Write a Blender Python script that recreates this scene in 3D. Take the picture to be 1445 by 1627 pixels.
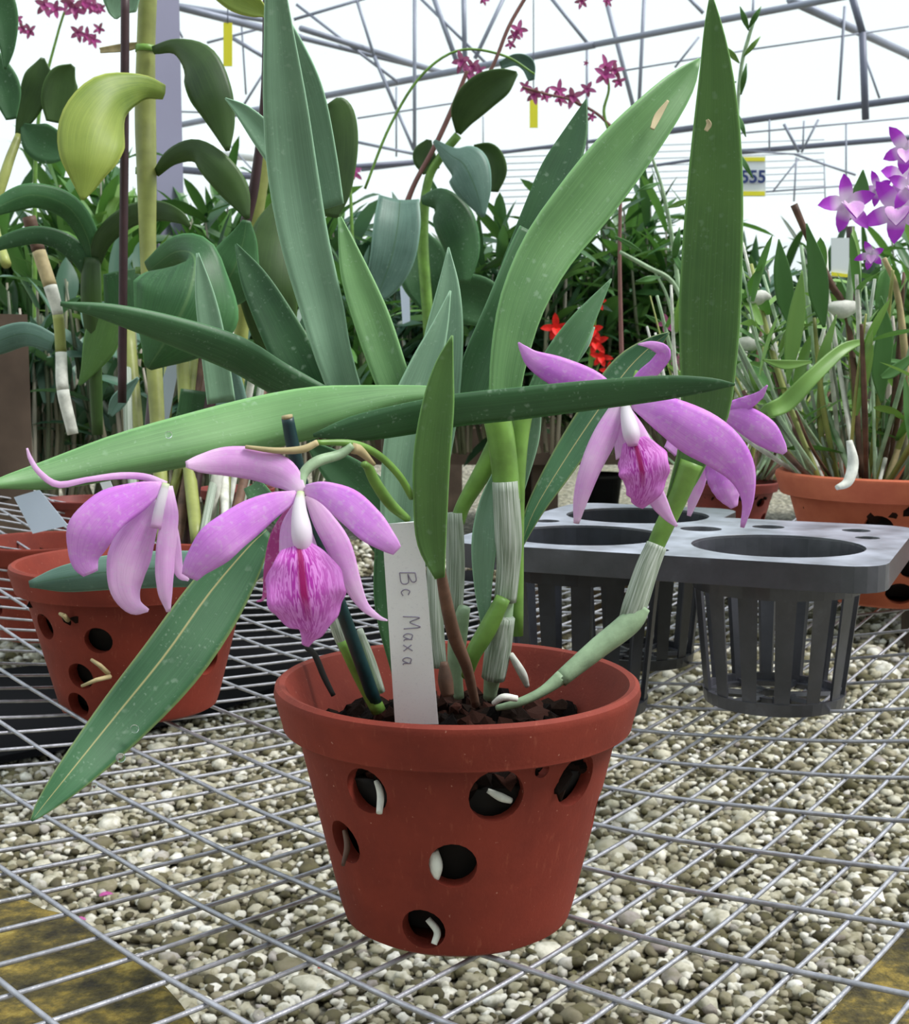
import bpy, bmesh, math, random
import numpy as np
from mathutils import Vector, Matrix
random.seed(7); rng = np.random.default_rng(7)
SC = bpy.context.scene; COL = SC.collection
for o in list(bpy.data.objects): bpy.data.objects.remove(o)

# ------------------------------------------------------------ camera, sky, sun, exposure
F_PX = 2100.0; PITCH = math.radians(6.33); CAM = Vector((0, -0.70, 0.30))
cam_d = bpy.data.cameras.new('camera'); cam = bpy.data.objects.new('camera', cam_d); COL.objects.link(cam)
cam.location = CAM; cam.rotation_euler = (math.pi/2 - PITCH, 0, 0)
cam_d.sensor_fit = 'VERTICAL'; cam_d.sensor_height = 24; cam_d.lens = 24*F_PX/1627
cam_d.clip_start = 0.02; cam_d.clip_end = 200
cam_d.dof.use_dof = True; cam_d.dof.focus_distance = 0.70; cam_d.dof.aperture_fstop = 26
SC.camera = cam
SC.view_settings.view_transform = 'Standard'; SC.view_settings.look = 'None'
SC.view_settings.exposure = 0.28; SC.view_settings.gamma = 1.0; SC.view_settings.use_curve_mapping = False
SC.cycles.max_bounces = 8; SC.cycles.transparent_max_bounces = 16
SC.cycles.sample_clamp_indirect = 6
W = bpy.data.worlds.new('sky'); SC.world = W; W.use_nodes = True
bg = W.node_tree.nodes['Background']; bg.inputs[0].default_value = (0.86, 0.98, 1.0, 1); bg.inputs[1].default_value = 0.86
sun_d = bpy.data.lights.new('sun', 'SUN'); sun_d.energy = 3.0; sun_d.angle = math.radians(22); sun_d.color = (1, 0.98, 0.94)
sun = bpy.data.objects.new('sun', sun_d); COL.objects.link(sun)
sun.rotation_euler = (math.radians(8), math.radians(34), 0)

# ------------------------------------------------------------ helpers
RIGHT = Vector((1,0,0)); FWD = Vector((0, math.cos(PITCH), -math.sin(PITCH))); UP = Vector((0, math.sin(PITCH), math.cos(PITCH)))
def ray(px, py): return FWD + RIGHT*((px-722.5)/F_PX) + UP*((813.5-py)/F_PX)
def P(px, py, Y):
    d = ray(px, py); return CAM + d*((Y-CAM.y)/d.y)
def PZ(px, py, z):
    d = ray(px, py); return CAM + d*((z-CAM.z)/d.z)
def depth(p): return (p-CAM).dot(FWD)
def sag(x, y=0):
    return 0.4*min(abs(x), 0.45)**2 + 0.36*max(0, abs(x)-0.45)

def link(name, me, mat=None, parent=None, smooth=True):
    o = bpy.data.objects.new(name, me); COL.objects.link(o)
    if mat is not None:
        for m in (mat if isinstance(mat, (list, tuple)) else [mat]): me.materials.append(m)
    if smooth and len(me.polygons): me.polygons.foreach_set('use_smooth', [True]*len(me.polygons))
    if parent is not None: o.parent = parent
    return o
def tag(o, label=None, cat=None, group=None, kind=None):
    if label: o['label'] = label
    if cat: o['category'] = cat
    if group: o['group'] = group
    if kind: o['kind'] = kind
    return o
def thing(name, label, cat, loc=(0,0,0), group=None):
    o = bpy.data.objects.new(name, None); COL.objects.link(o); o.location = loc
    o.empty_display_size = 0.02
    return tag(o, label, cat, group)
def reparent(root):          # children were built in world space: undo the root's own offset
    for c in [c for c in COL.objects if c.parent == root]:
        c.matrix_parent_inverse = Matrix.Translation(-root.location)

class MB:
    def __init__(s): s.v = []; s.f = []; s.uv = []; s.mi = []
    def add(s, v, f, uv=None, mi=0):
        b = len(s.v); s.v += [tuple(p) for p in v]; s.f += [tuple(i+b for i in q) for q in f]
        s.uv += list(uv) if uv is not None else [(0,0)]*len(v); s.mi += [mi]*len(f)
    def build(s, name, mat, parent=None, smooth=True):
        me = bpy.data.meshes.new(name); me.from_pydata(s.v, [], s.f); 
        ul = me.uv_layers.new(name='UVMap')
        li = np.empty(len(me.loops), dtype=np.int32); me.loops.foreach_get('vertex_index', li)
        ul.data.foreach_set('uv', np.array(s.uv, dtype=np.float32)[li].ravel())
        o = link(name, me, mat, parent, smooth)
        if any(s.mi): me.polygons.foreach_set('material_index', s.mi)
        me.update(); return o

def catmull(pts, n):
    A = np.array(pts, float); k = len(A)
    if k == 2: 
        t = np.linspace(0,1,n)[:,None]; return A[0]*(1-t)+A[1]*t
    E = np.vstack([2*A[0]-A[1], A, 2*A[-1]-A[-2]]); out = []
    for i in range(n):
        s = i/(n-1)*(k-1); j = min(int(s), k-2); t = s-j
        p0,p1,p2,p3 = E[j:j+4]
        out.append(0.5*((2*p1)+(-p0+p2)*t+(2*p0-5*p1+4*p2-p3)*t*t+(-p0+3*p1-3*p2+p3)*t**3))
    return np.array(out)

def tube_geo(mb, pts, rad, n=10, mi=0):
    pts = [Vector(p) for p in pts]; k = len(pts)
    if not hasattr(rad, '__len__'): rad = [rad]*k
    V=[]; Fc=[]; UVs=[]; ref=None
    for i,p in enumerate(pts):
        t = (pts[min(i+1,k-1)]-pts[max(i-1,0)]).normalized()
        if ref is None:
            ref = t.cross(Vector((0,0,1)) if abs(t.z)<.9 else Vector((0,1,0))).normalized()
        ref = (ref - t*ref.dot(t)).normalized(); b = t.cross(ref)
        for a in range(n):
            c = 2*math.pi*a/n; V.append(p + (ref*math.cos(c)+b*math.sin(c))*rad[i]); UVs.append((i/(k-1), a/n))
    for i in range(k-1):
        for a in range(n):
            Fc.append((i*n+a, i*n+(a+1)%n, (i+1)*n+(a+1)%n, (i+1)*n+a))
    Fc.append(tuple(range(n))[::-1]); Fc.append(tuple((k-1)*n+a for a in range(n)))
    mb.add(V, Fc, UVs, mi)
def tube(name, pts, rad, mat, parent=None, n=10):
    mb = MB(); tube_geo(mb, pts, rad, n); return mb.build(name, mat, parent)
def ptube(name, pts, mat, parent=None, n=12, seg=None):
    """round stem traced from (px, py, Y, half width px)"""
    S = catmull(pts, seg or max(6, 6*(len(pts)-1)))
    pp = [P(*s[:3]) for s in S]; rr = [max(0.0004, s[3]*depth(p)/F_PX) for s, p in zip(S, pp)]
    return tube(name, pp, rr, mat, parent, n)

def leaf(name, pts, mat, parent=None, fold=0.25, roll=0.0, n=26, m=8, ruffle=0.0, rk=5.0, thick=0.0011, cup=0.0):
    """blade traced from (px, py, Y, width left px, width right px) with real depth, fold, thickness"""
    S = catmull(pts, n); C = [P(*s[:3]) for s in S]; V=[]; UVs=[]; Fc=[]
    for i, c in enumerate(C):
        t = (C[min(i+1,n-1)]-C[max(i-1,0)]).normalized(); vw = (c-CAM).normalized()
        w = t.cross(vw)
        w = w.normalized() if w.length > 1e-5 else RIGHT
        nn = w.cross(t).normalized()
        if nn.dot(vw) > 0: nn = -nn
        d = depth(c)/F_PX; wl, wr = max(S[i][3],.5)*d, max(S[i][4],.5)*d; u = i/(n-1)
        ph = rk*u*2*math.pi
        for j in range(m+1):
            s = 1-2*j/m; ws = wl if s > 0 else wr; a = abs(s)
            off = w*(s*ws) + nn*(ws*(a**1.4)*fold) - nn*(s*ws*roll) + nn*cup*ws*(1-a*a)
            if ruffle: off += nn*(ruffle*ws*a*a*math.sin(ph+(1.3 if s>0 else 0)))+w*(s*ws*ruffle*.25*a*math.sin(ph*1.7+.5))
            V.append(c+off); UVs.append((u, j/m))
    for i in range(n-1):
        for j in range(m):
            a = i*(m+1)+j; Fc.append((a, a+1, a+m+2, a+m+1))
    mb = MB(); mb.add(V, Fc, UVs); o = mb.build(name, mat, parent)
    if thick:
        md = o.modifiers.new('solid', 'SOLIDIFY'); md.thickness = thick; md.offset = 0
    return o

def strap(mb, base, dirv, length, width, droop, segs=8, up=Vector((0,0,1)), fold=.3, mi=0, twist=0.0):
    """one blade grown in space"""
    d = dirv.normalized(); p = base.copy(); V=[]; UVs=[]; Fc=[]; st = length/segs
    for i in range(segs+1):
        u = i/segs; side = d.cross(up)
        side = side.normalized() if side.length > .05 else Vector((1,0,0))
        nn = side.cross(d).normalized(); side = side*math.cos(twist*u)+nn*math.sin(twist*u); nn = side.cross(d).normalized()
        w = width*.5*(math.sin(math.pi*min(1,(u*.86+.12)))**.75)*(1 if u < .99 else .05)
        for j,s in enumerate((-1,-.5,0,.5,1)): V.append(p+side*(w*s)+nn*(w*abs(s)*fold)); UVs.append((u, .5+s*.5))
        d = (d + Vector((0,0,-droop*st))).normalized(); p = p + d*st
    for i in range(segs):
        for j in range(4): a=i*5+j; Fc.append((a,a+1,a+6,a+5))
    mb.add(V,Fc,UVs,mi)
def lathe(mb, prof, n=64, cx=0, cy=0, mi=0, cap=False):
    V=[]; Fc=[]; UVs=[]; k=len(prof)
    for i,(r,z) in enumerate(prof):
        for a in range(n):
            c = 2*math.pi*a/n; V.append((cx+r*math.cos(c), cy+r*math.sin(c), z)); UVs.append((a/n, i/(k-1)))
    for i in range(k-1):
        for a in range(n): Fc.append((i*n+a, i*n+(a+1)%n, (i+1)*n+(a+1)%n, (i+1)*n+a))
    if cap:
        Fc.append(tuple(range(n))[::-1]); Fc.append(tuple((k-1)*n+a for a in range(n)))
    mb.add(V, Fc, UVs, mi)

def prism(mb, poly, z0, z1, mi=0):
    k=len(poly); V=[(x,y,z0) for x,y in poly]+[(x,y,z1) for x,y in poly]
    Fc=[tuple(range(k))[::-1], tuple(range(k,2*k))]+[(i,(i+1)%k,k+(i+1)%k,k+i) for i in range(k)]
    mb.add(V,Fc,None,mi)
def boxg(mb, c, s, mi=0, rot=0):
    x,y,z=[q/2 for q in s]; ca,sa=math.cos(rot),math.sin(rot)
    prism(mb, [(c[0]+a*ca-b*sa, c[1]+a*sa+b*ca) for a,b in ((-x,-y),(x,-y),(x,y),(-x,y))], c[2]-z, c[2]+z, mi)

# ------------------------------------------------------------ materials
class NT:
    def __init__(s, name):
        s.m = bpy.data.materials.new(name); s.m.use_nodes = True; s.t = s.m.node_tree; s.n = s.t.nodes; s.l = s.t.links
        s.b = s.n['Principled BSDF']; s.out = s.n['Material Output']
    def new(s, typ, **kw):
        x = s.n.new(typ)
        for k, v in kw.items():
            if k in x.inputs: x.inputs[k].default_value = v
            else: setattr(x, k, v)
        return x
    def coord(s, kind='Object', scale=(1,1,1)):
        c = s.new('ShaderNodeTexCoord'); mp = s.new('ShaderNodeMapping'); mp.inputs['Scale'].default_value = scale
        s.l.new(c.outputs[kind], mp.inputs[0]); return mp.outputs[0]
    def noise(s, vec, scale, detail=3, rough=.55):
        x = s.new('ShaderNodeTexNoise'); x.inputs['Scale'].default_value = scale; x.inputs['Detail'].default_value = detail; x.inputs['Roughness'].default_value = rough
        s.l.new(vec, x.inputs['Vector']); return x.outputs['Fac']
    def ramp(s, fac, stops, interp='LINEAR'):
        r = s.new('ShaderNodeValToRGB'); cr = r.color_ramp; cr.interpolation = interp
        while len(cr.elements) < len(stops): cr.elements.new(.5)
        for e,(p,c) in zip(cr.elements, stops): e.position = p; e.color = (c[0],c[1],c[2],1) if len(c)>=3 else (c[0],)*3+(1,)
        s.l.new(fac, r.inputs[0]); return r.outputs[0]
    def mix(s, fac, a, b, mode='MIX'):
        x = s.new('ShaderNodeMix', data_type='RGBA', blend_type=mode)
        for k, v in ((0,fac),(6,a),(7,b)):
            if isinstance(v, bpy.types.NodeSocket): s.l.new(v, x.inputs[k])
            elif k == 0: x.inputs[0].default_value = v
            else: x.inputs[k].default_value = (v[0],v[1],v[2],1)
        return x.outputs[2]
    def bump(s, h, strength=.3, dist=.001):
        b = s.new('ShaderNodeBump'); b.inputs['Strength'].default_value = strength; b.inputs['Distance'].default_value = dist
        s.l.new(h, b.inputs['Height']); s.l.new(b.outputs[0], s.b.inputs['Normal'])
    def set(s, **kw):
        for k, v in kw.items():
            k = k.replace('_', ' ')
            if isinstance(v, bpy.types.NodeSocket): s.l.new(v, s.b.inputs[k])
            else: s.b.inputs[k].default_value = (v[0],v[1],v[2],1) if isinstance(v, tuple) else v
    def translucent(s, col, fac):
        t = s.new('ShaderNodeBsdfTranslucent'); mx = s.new('ShaderNodeMixShader'); mx.inputs[0].default_value = fac
        if isinstance(col, bpy.types.NodeSocket): s.l.new(col, t.inputs[0])
        else: t.inputs[0].default_value = (*col,1)
        s.l.new(s.b.outputs[0], mx.inputs[1]); s.l.new(t.outputs[0], mx.inputs[2]); s.l.new(mx.outputs[0], s.out.inputs[0])
    def math(s, op, a, b=0):
        x = s.new('ShaderNodeMath', operation=op)
        for k,v in ((0,a),(1,b)):
            if isinstance(v, bpy.types.NodeSocket): s.l.new(v, x.inputs[k])
            else: x.inputs[k].default_value = v
        return x.outputs[0]
    def uv(s):
        c = s.new('ShaderNodeTexCoord'); sp = s.new('ShaderNodeSeparateXYZ'); s.l.new(c.outputs['UV'], sp.inputs[0]); return sp.outputs[0], sp.outputs[1], c.outputs['UV']

def srgb(r,g,b):
    f = lambda c: ((c/255+.055)/1.055)**2.4 if c/255>.04045 else c/255/12.92
    return (f(r),f(g),f(b))

def leaf_mat(name, dark, light, spots=.5, trans=.12, midrib=None, rough=.5, margin=.35, streak=True, edge=None):
    t = NT(name); u, v, uv = t.uv(); ob = t.coord('Object')
    base = t.ramp(t.noise(ob, 14, 4), [(.3, dark), (.7, light)])
    if streak:
        st = t.noise(t.coord('UV', (3, 60, 1)), 1.0, 2)
        base = t.mix(t.math('MULTIPLY', t.ramp(st, [(.4,(0,)),(.65,(1,))]), .22), base, tuple(min(1,c*1.7) for c in light))
    d = t.math('ABSOLUTE', t.math('SUBTRACT', v, .5))
    eg = t.ramp(d, [(.455,(0,)),(.49,(1,))])
    base = t.mix(t.math('MULTIPLY', eg, margin), base, edge or tuple(min(1,c*2.6+.03) for c in light))
    if midrib:
        mr = t.ramp(d, [(0.008,(1,)),(.022,(0,))]); base = t.mix(mr, base, midrib)
    if spots:
        for sc_, lo, hi, st_, pl in ((150, .10, .26, .55, 40), (420, .10, .30, .5, 90)):
            dv = t.new('ShaderNodeVectorMath', operation='ADD'); nz = t.new('ShaderNodeTexNoise'); nz.inputs['Scale'].default_value = 300
            t.l.new(ob, nz.inputs['Vector']); sv = t.new('ShaderNodeVectorMath', operation='SCALE'); sv.inputs['Scale'].default_value = .004
            t.l.new(nz.outputs['Color'], sv.inputs[0]); t.l.new(ob, dv.inputs[0]); t.l.new(sv.outputs[0], dv.inputs[1])
            vo = t.new('ShaderNodeTexVoronoi'); vo.inputs['Scale'].default_value = sc_; t.l.new(dv.outputs[0], vo.inputs['Vector'])
            sp = t.ramp(vo.outputs['Distance'], [(lo,(1,)),(hi,(0,))]); ms = t.ramp(t.noise(ob, pl, 3), [(.48,(0,)),(.60,(1,))])
            base = t.mix(t.math('MULTIPLY', t.math('MULTIPLY', sp, ms), spots*st_), base, (.45,.60,.46))
    t.set(Base_Color=base, Roughness=rough, Specular_IOR_Level=.55)
    t.bump(t.noise(ob, 260, 3), .12, .0006)
    if trans: t.translucent(t.mix(.35, base, (.2,.5,.03)), trans)
    return t.m

M = {}
M['leaf_bright'] = leaf_mat('leaf_bright', (.090,.215,.075), (.175,.355,.130))
M['leaf_mid']    = leaf_mat('leaf_mid', (.035,.110,.045), (.080,.200,.080))
M['leaf_grey']   = leaf_mat('leaf_grey', (.125,.235,.150), (.215,.370,.240))
M['leaf_deep']   = leaf_mat('leaf_deep', (.018,.070,.025), (.045,.140,.045))
M['leaf_young']  = leaf_mat('leaf_young', (.045,.120,.028), (.100,.215,.050), spots=.25, margin=.5)
M['leaf_rib']    = leaf_mat('leaf_rib', (.018,.085,.035), (.055,.170,.070), midrib=(.42,.40,.17), margin=.6, edge=(.3,.38,.12))
M['leaf_olive']  = leaf_mat('leaf_olive', (.022,.055,.014), (.060,.125,.025), spots=0, trans=.2)
M['leaf_blue']   = leaf_mat('leaf_blue', (.050,.115,.085), (.130,.235,.190), spots=.25, midrib=(.06,.14,.08))
M['leaf_yellow'] = leaf_mat('leaf_yellow', (.16,.25,.035), (.36,.44,.08), spots=.1, trans=.22)
M['leaf_broad']  = leaf_mat('leaf_broad', (.020,.085,.028), (.060,.185,.060), spots=.2, midrib=(.10,.22,.08), trans=.15)

t = NT('old_leaf_scar'); t.set(Base_Color=(.55,.45,.28), Roughness=.8); M['scar'] = t.m

def petal_mat(name, a, b, pale, palefac=.5):
    t = NT(name); u, v, uv = t.uv(); ob = t.coord('Object')
    base = t.mix(t.ramp(t.noise(ob, 60, 3), [(.35,(0,)),(.7,(1,))]), a, b)
    pl = t.ramp(u, [(0,(1,)),(.16,(.15,)),(.6,(.15,)),(1,(.75,))])
    base = t.mix(t.math('MULTIPLY', pl, palefac), base, pale)
    vn = t.ramp(t.noise(t.coord('UV', (2.5, 38, 1)), 1.0, 2), [(.5,(0,)),(.62,(1,))])
    base = t.mix(t.math('MULTIPLY', vn, .28), base, tuple(c*.75 for c in a))
    fl = t.ramp(t.noise(ob, 520, 3), [(.54,(0,)),(.66,(1,))])
    base = t.mix(t.math('MULTIPLY', fl, .35), base, (.86,.68,.90))
    t.set(Base_Color=base, Roughness=.55, Specular_IOR_Level=.3); t.bump(t.noise(ob, 500, 3), .2, .0004)
    t.translucent(base, .25); return t.m
M['petal'] = petal_mat('petal_violet', srgb(226,128,244), srgb(240,168,248), srgb(250,220,246))
M['petal_pale'] = petal_mat('petal_pale', srgb(236,166,240), srgb(248,204,248), srgb(252,236,250), .7)
M['petal_hot'] = petal_mat('petal_magenta', srgb(190,60,150), srgb(214,100,176), srgb(235,170,215))
t = NT('lip_veined'); u, v, uv = t.uv()
vo = t.new('ShaderNodeTexNoise'); vo.inputs['Scale'].default_value = 1; vo.inputs['Detail'].default_value = 3; vo.inputs['Distortion'].default_value = 1.6
t.l.new(t.coord('UV', (7, 22, 1)), vo.inputs['Vector'])
vein = t.ramp(vo.outputs['Fac'], [(.44,(0,)),(.53,(1,))])
cen = t.math('ABSOLUTE', t.math('SUBTRACT', v, .52))
inner = t.math('MULTIPLY', t.ramp(cen, [(.12,(1,)),(.46,(.35,))]), t.ramp(u, [(.08,(1,)),(.75,(.7,)),(1,(.25,))]))
base = t.mix(t.math('MULTIPLY', vein, inner), srgb(240,150,240), srgb(186,8,176))
thr = t.math('MULTIPLY', t.ramp(cen, [(.03,(1,)),(.075,(0,))]), t.ramp(u, [(0,(1,)),(.38,(1,)),(.62,(0,))]))
base = t.mix(thr, base, srgb(170,0,110))
t.set(Base_Color=base, Roughness=.5); t.bump(vo.outputs['Fac'], .4, .0008); t.translucent(base, .2); M['lip'] = t.m
t = NT('flower_column'); u, v, uv = t.uv()
t.set(Base_Color=t.ramp(u, [(0, srgb(205,225,160)), (.15, srgb(240,236,240)), (.7, srgb(238,224,240)), (1, srgb(228,160,222))]), Roughness=.5); t.translucent((.85,.8,.9), .2); M['column'] = t.m

t = NT('terracotta'); ob = t.coord('Object')
base = t.ramp(t.noise(ob, 22, 5, .6), [(.3, srgb(116,42,31)), (.7, srgb(140,54,39))])
base = t.mix(t.math('MULTIPLY', t.ramp(t.noise(t.coord('Object',(60,60,8)), 6, 3), [(.62,(0,)),(.8,(1,))]), .25), base, srgb(200,120,95))
sp = t.ramp(t.noise(ob, 420, 1), [(.76,(0,)),(.80,(1,))]); base = t.mix(t.math('MULTIPLY', sp, .5), base, srgb(215,160,140))
t.set(Base_Color=base, Roughness=.72, Specular_IOR_Level=.35); t.bump(t.noise(ob, 600, 4), .25, .0005); M['terra'] = t.m
t = NT('terracotta_pale'); ob = t.coord('Object')
t.set(Base_Color=t.ramp(t.noise(ob, 18, 5, .6), [(.3, srgb(172,80,54)), (.7, srgb(205,112,78))]), Roughness=.8); t.bump(t.noise(ob, 500, 4), .3, .0005); M['terra_pale'] = t.m
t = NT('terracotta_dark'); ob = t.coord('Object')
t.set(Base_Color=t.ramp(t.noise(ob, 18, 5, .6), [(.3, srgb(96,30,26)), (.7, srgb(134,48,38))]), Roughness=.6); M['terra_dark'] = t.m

t = NT('bark_mix'); ob = t.coord('Object')
ni = t.new('ShaderNodeNewGeometry')
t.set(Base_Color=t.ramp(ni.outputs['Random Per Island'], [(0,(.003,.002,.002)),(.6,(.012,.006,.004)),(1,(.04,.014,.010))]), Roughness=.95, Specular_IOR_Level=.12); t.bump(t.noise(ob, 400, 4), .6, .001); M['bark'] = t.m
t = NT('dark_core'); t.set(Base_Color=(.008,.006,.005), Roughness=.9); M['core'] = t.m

def simple(name, c, rough=.5, spec=.5, metal=0.0, var=.0, sc=60, bump=0, trans=0):
    t = NT(name); ob = t.coord('Object')
    if var:
        t.set(Base_Color=t.ramp(t.noise(ob, sc, 4), [(.3, tuple(x*(1-var) for x in c)), (.7, tuple(min(1,x*(1+var)) for x in c))]))
    else: t.set(Base_Color=c)
    t.set(Roughness=rough, Specular_IOR_Level=spec, Metallic=metal)
    if bump: t.bump(t.noise(ob, sc*4, 4), bump, .001)
    if trans: t.translucent(c, trans)
    M[name] = t.m; return t.m
simple('galvanised', (.42,.42,.47), .42, .5, .55, .25, 120, .3)
simple('tray_black', (.018,.020,.028), .42, .5, 0, .4, 40, .1)
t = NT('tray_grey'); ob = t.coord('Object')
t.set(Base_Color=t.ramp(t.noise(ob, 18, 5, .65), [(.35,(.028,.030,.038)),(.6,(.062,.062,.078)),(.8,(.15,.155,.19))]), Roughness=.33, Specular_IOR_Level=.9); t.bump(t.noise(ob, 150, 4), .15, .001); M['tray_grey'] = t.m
t = NT('plant_tag'); ob = t.coord('Object'); 
b0 = t.mix(t.ramp(t.noise(ob, 900, 2), [(.6,(0,)),(.72,(.25,))]), (.93,.95,.97), (.55,.57,.65))
t.set(Base_Color=b0, Roughness=.5); M['tagw'] = t.m
simple('tag_blue', (.62,.70,.86), .5)
simple('pencil', (.28,.25,.34), .8)
simple('stake_green', (.010,.040,.045), .4, .5, 0, .3, 80)
simple('stake_brown', (.040,.014,.018), .5, .5, 0, .3, 50)
simple('stem_green', (.17,.33,.06), .4, .5, 0, .3, 60, .15, .1)
simple('stem_pale', (.30,.42,.26), .5, .4, 0, .25, 90, .2)
simple('stem_brown', (.12,.062,.040), .6, .4, 0, .5, 60, .3)
simple('cane', (.30,.33,.09), .45, .5, 0, .35, 25, .2)
simple('bract_tan', (.46,.37,.20), .6, .3, 0, .2, 90)
simple('root_white', (.72,.72,.66), .6, .3, 0, .25, 90, .3)
simple('yellow_card', (.85,.78,.05), .6, .3)
simple('white_card', (.78,.82,.86), .6, .3)
simple('ink_blue', (.03,.05,.18), .6, .3)
simple('red_flower', (.75,.02,.015), .5, .3, 0, .3, 90)
simple('steel_frame', (.26,.28,.36), .5, .5, .2, .15, 3)
simple('steel_dark', (.13,.14,.20), .5, .5, .2, .15, 3)
simple('post_grey', (.27,.26,.38), .55, .5, 0, .12, 2)
simple('bench_wood', (.085,.06,.045), .8, .2, 0, .4, 8, .4)
simple('blocker_grey', (.50,.52,.50), .9)  # plain grey for the added wall that cuts frontal light
simple('tray_sheen', (.36,.38,.46), .32, .9, 0, .45, 25, .15)  # sky sheen on the deck top, put into a lighter base colour
simple('matte_black', (.006,.006,.008), .95, .1)
simple('blackplastic', (.015,.016,.02), .4, .5)
simple('spike_red', (.22,.10,.09), .5, .4, 0, .2, 30)
t = NT('papery_sheath'); u,v,uv = t.uv()
st = t.ramp(t.noise(t.coord('UV', (1.5, 34, 1)), 1.0, 3), [(.38, (.20,.26,.18)), (.55,(.50,.56,.48)), (.72,(.78,.82,.78))])
t.set(Base_Color=st, Roughness=.5); t.bump(t.noise(t.coord('UV',(3,60,1)), 1, 2), .5, .001); t.translucent((.7,.75,.6), .15); M['sheath'] = t.m
t = NT('mossy_timber'); ob = t.coord('Object')
b0 = t.ramp(t.noise(ob, 38, 6, .7), [(.36,(.025,.020,.010)),(.50,(.11,.085,.025)),(.62,(.32,.225,.045)),(.74,(.52,.42,.13))])
t.set(Base_Color=b0, Roughness=.9); t.bump(t.noise(ob, 120, 5), .8, .006); M['moss'] = t.m
t = NT('old_timber'); ob = t.coord('Object')
t.set(Base_Color=t.ramp(t.noise(ob, 50, 5), [(.35,(.05,.034,.022)),(.6,(.14,.095,.05)),(.8,(.34,.24,.08))]), Roughness=.9); t.bump(t.noise(ob, 120, 5), .6, .004); M['timber'] = t.m
t = NT('pebbles'); ni = t.new('ShaderNodeNewGeometry'); ob = t.coord('Object')
b0 = t.ramp(ni.outputs['Random Per Island'], [(0,(.035,.028,.018)),(.24,(.13,.11,.07)),(.42,(.34,.30,.22)),(.62,(.60,.56,.45)),(.8,(.84,.80,.71)),(.93,(.95,.92,.87)),(1,(.32,.27,.27))])
b0 = t.mix(t.ramp(t.noise(ob, 55, 4), [(.40,(.10,)),(.68,(.65,))]), b0, (.15,.135,.055))
t.set(Base_Color=b0, Roughness=.75, Specular_IOR_Level=.35); t.bump(t.noise(ob, 200, 4), .3, .002); M['pebble'] = t.m
t = NT('gravel_bed'); ob = t.coord('Object')
vo = t.new('ShaderNodeTexVoronoi'); vo.inputs['Scale'].default_value = 46; t.l.new(ob, vo.inputs['Vector'])
b0 = t.ramp(vo.outputs['Color'], [(0,(.10,.08,.05)),(.35,(.34,.30,.22)),(.7,(.52,.48,.38)),(1,(.70,.67,.58))])
b0 = t.mix(t.ramp(vo.outputs['Distance'], [(.35,(0,)),(.6,(.85,))]), b0, (.05,.045,.03))
b0 = t.mix(t.ramp(t.noise(ob, 1.2, 3), [(.45,(0,)),(.7,(.5,))]), b0, (.14,.14,.07))
t.set(Base_Color=b0, Roughness=.9); t.bump(vo.outputs['Distance'], .6, .01); M['gravel'] = t.m
# translucent plastic film with its own dirt specks
def film(name, transp, lines=False):
    t = NT(name); ob = t.coord('Object')
    tr = t.new('ShaderNodeBsdfTransparent'); tl = t.new('ShaderNodeBsdfTranslucent'); mx = t.new('ShaderNodeMixShader')
    c = t.ramp(t.noise(ob, 6, 5, .8), [(.66,(1,1,1)),(.76,(.62,.62,.66))])
    if lines:
        w = t.new('ShaderNodeTexWave', bands_direction='Z', wave_type='BANDS'); w.inputs['Scale'].default_value = 1.9; t.l.new(ob, w.inputs['Vector'])
        c = t.mix(t.ramp(w.outputs['Fac'], [(.0,(1,)),(.22,(0,))]), c, (.45,.50,.55))
    t.l.new(c, tr.inputs[0]); t.l.new(c, tl.inputs[0]); mx.inputs[0].default_value = 1-transp
    t.l.new(tr.outputs[0], mx.inputs[1]); t.l.new(tl.outputs[0], mx.inputs[2]); t.l.new(mx.outputs[0], t.out.inputs[0]); M[name] = t.m
film('roof_film', .9); film('wall_film', .9, False)

# ------------------------------------------------------------ setting
FLOOR = -0.50
mb = MB(); mb.add([(-40,-8,FLOOR),(40,-8,FLOOR),(40,40,FLOOR),(-40,40,FLOOR)], [(0,1,2,3)])
tag(mb.build('floor', M['gravel'], smooth=False), 'pale gravel greenhouse ground', kind='structure')
mb = MB(); mb.add([(-40,-12,4.0),(40,-12,4.0),(40,40,4.0),(-40,40,4.0)], [(3,2,1,0)])
tag(mb.build('ceiling', M['roof_film'], smooth=False), 'white translucent plastic roof', kind='structure')
A_DIR = Vector((-.713,.70,0)); B_DIR = Vector((.70,.713,0))
def wallpiece(name, p, q, mat):
    mb = MB(); mb.add([(p.x,p.y,FLOOR),(q.x,q.y,FLOOR),(q.x,q.y,4.0),(p.x,p.y,4.0)], [(0,1,2,3)])
    tag(mb.build(name, mat, smooth=False), 'white plastic greenhouse side wall', kind='structure')
corner = Vector((-2, 27, 0))
wallpiece('wall_left', corner - B_DIR*26, corner, M['wall_film'])
wallpiece('wall_back', corner, corner - A_DIR*38, M['wall_film'])

mb = MB(); mb.add([(-14,-5,FLOOR),(14,-5,FLOOR),(14,-5,4.0),(-14,-5,4.0)], [(3,2,1,0)])  # unseen wall, added behind the camera to hold back frontal light
tag(mb.build('wall_light_blocker', M['blocker_grey'], smooth=False), 'pale wall added behind the viewer to cut frontal light', kind='structure')
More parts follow.
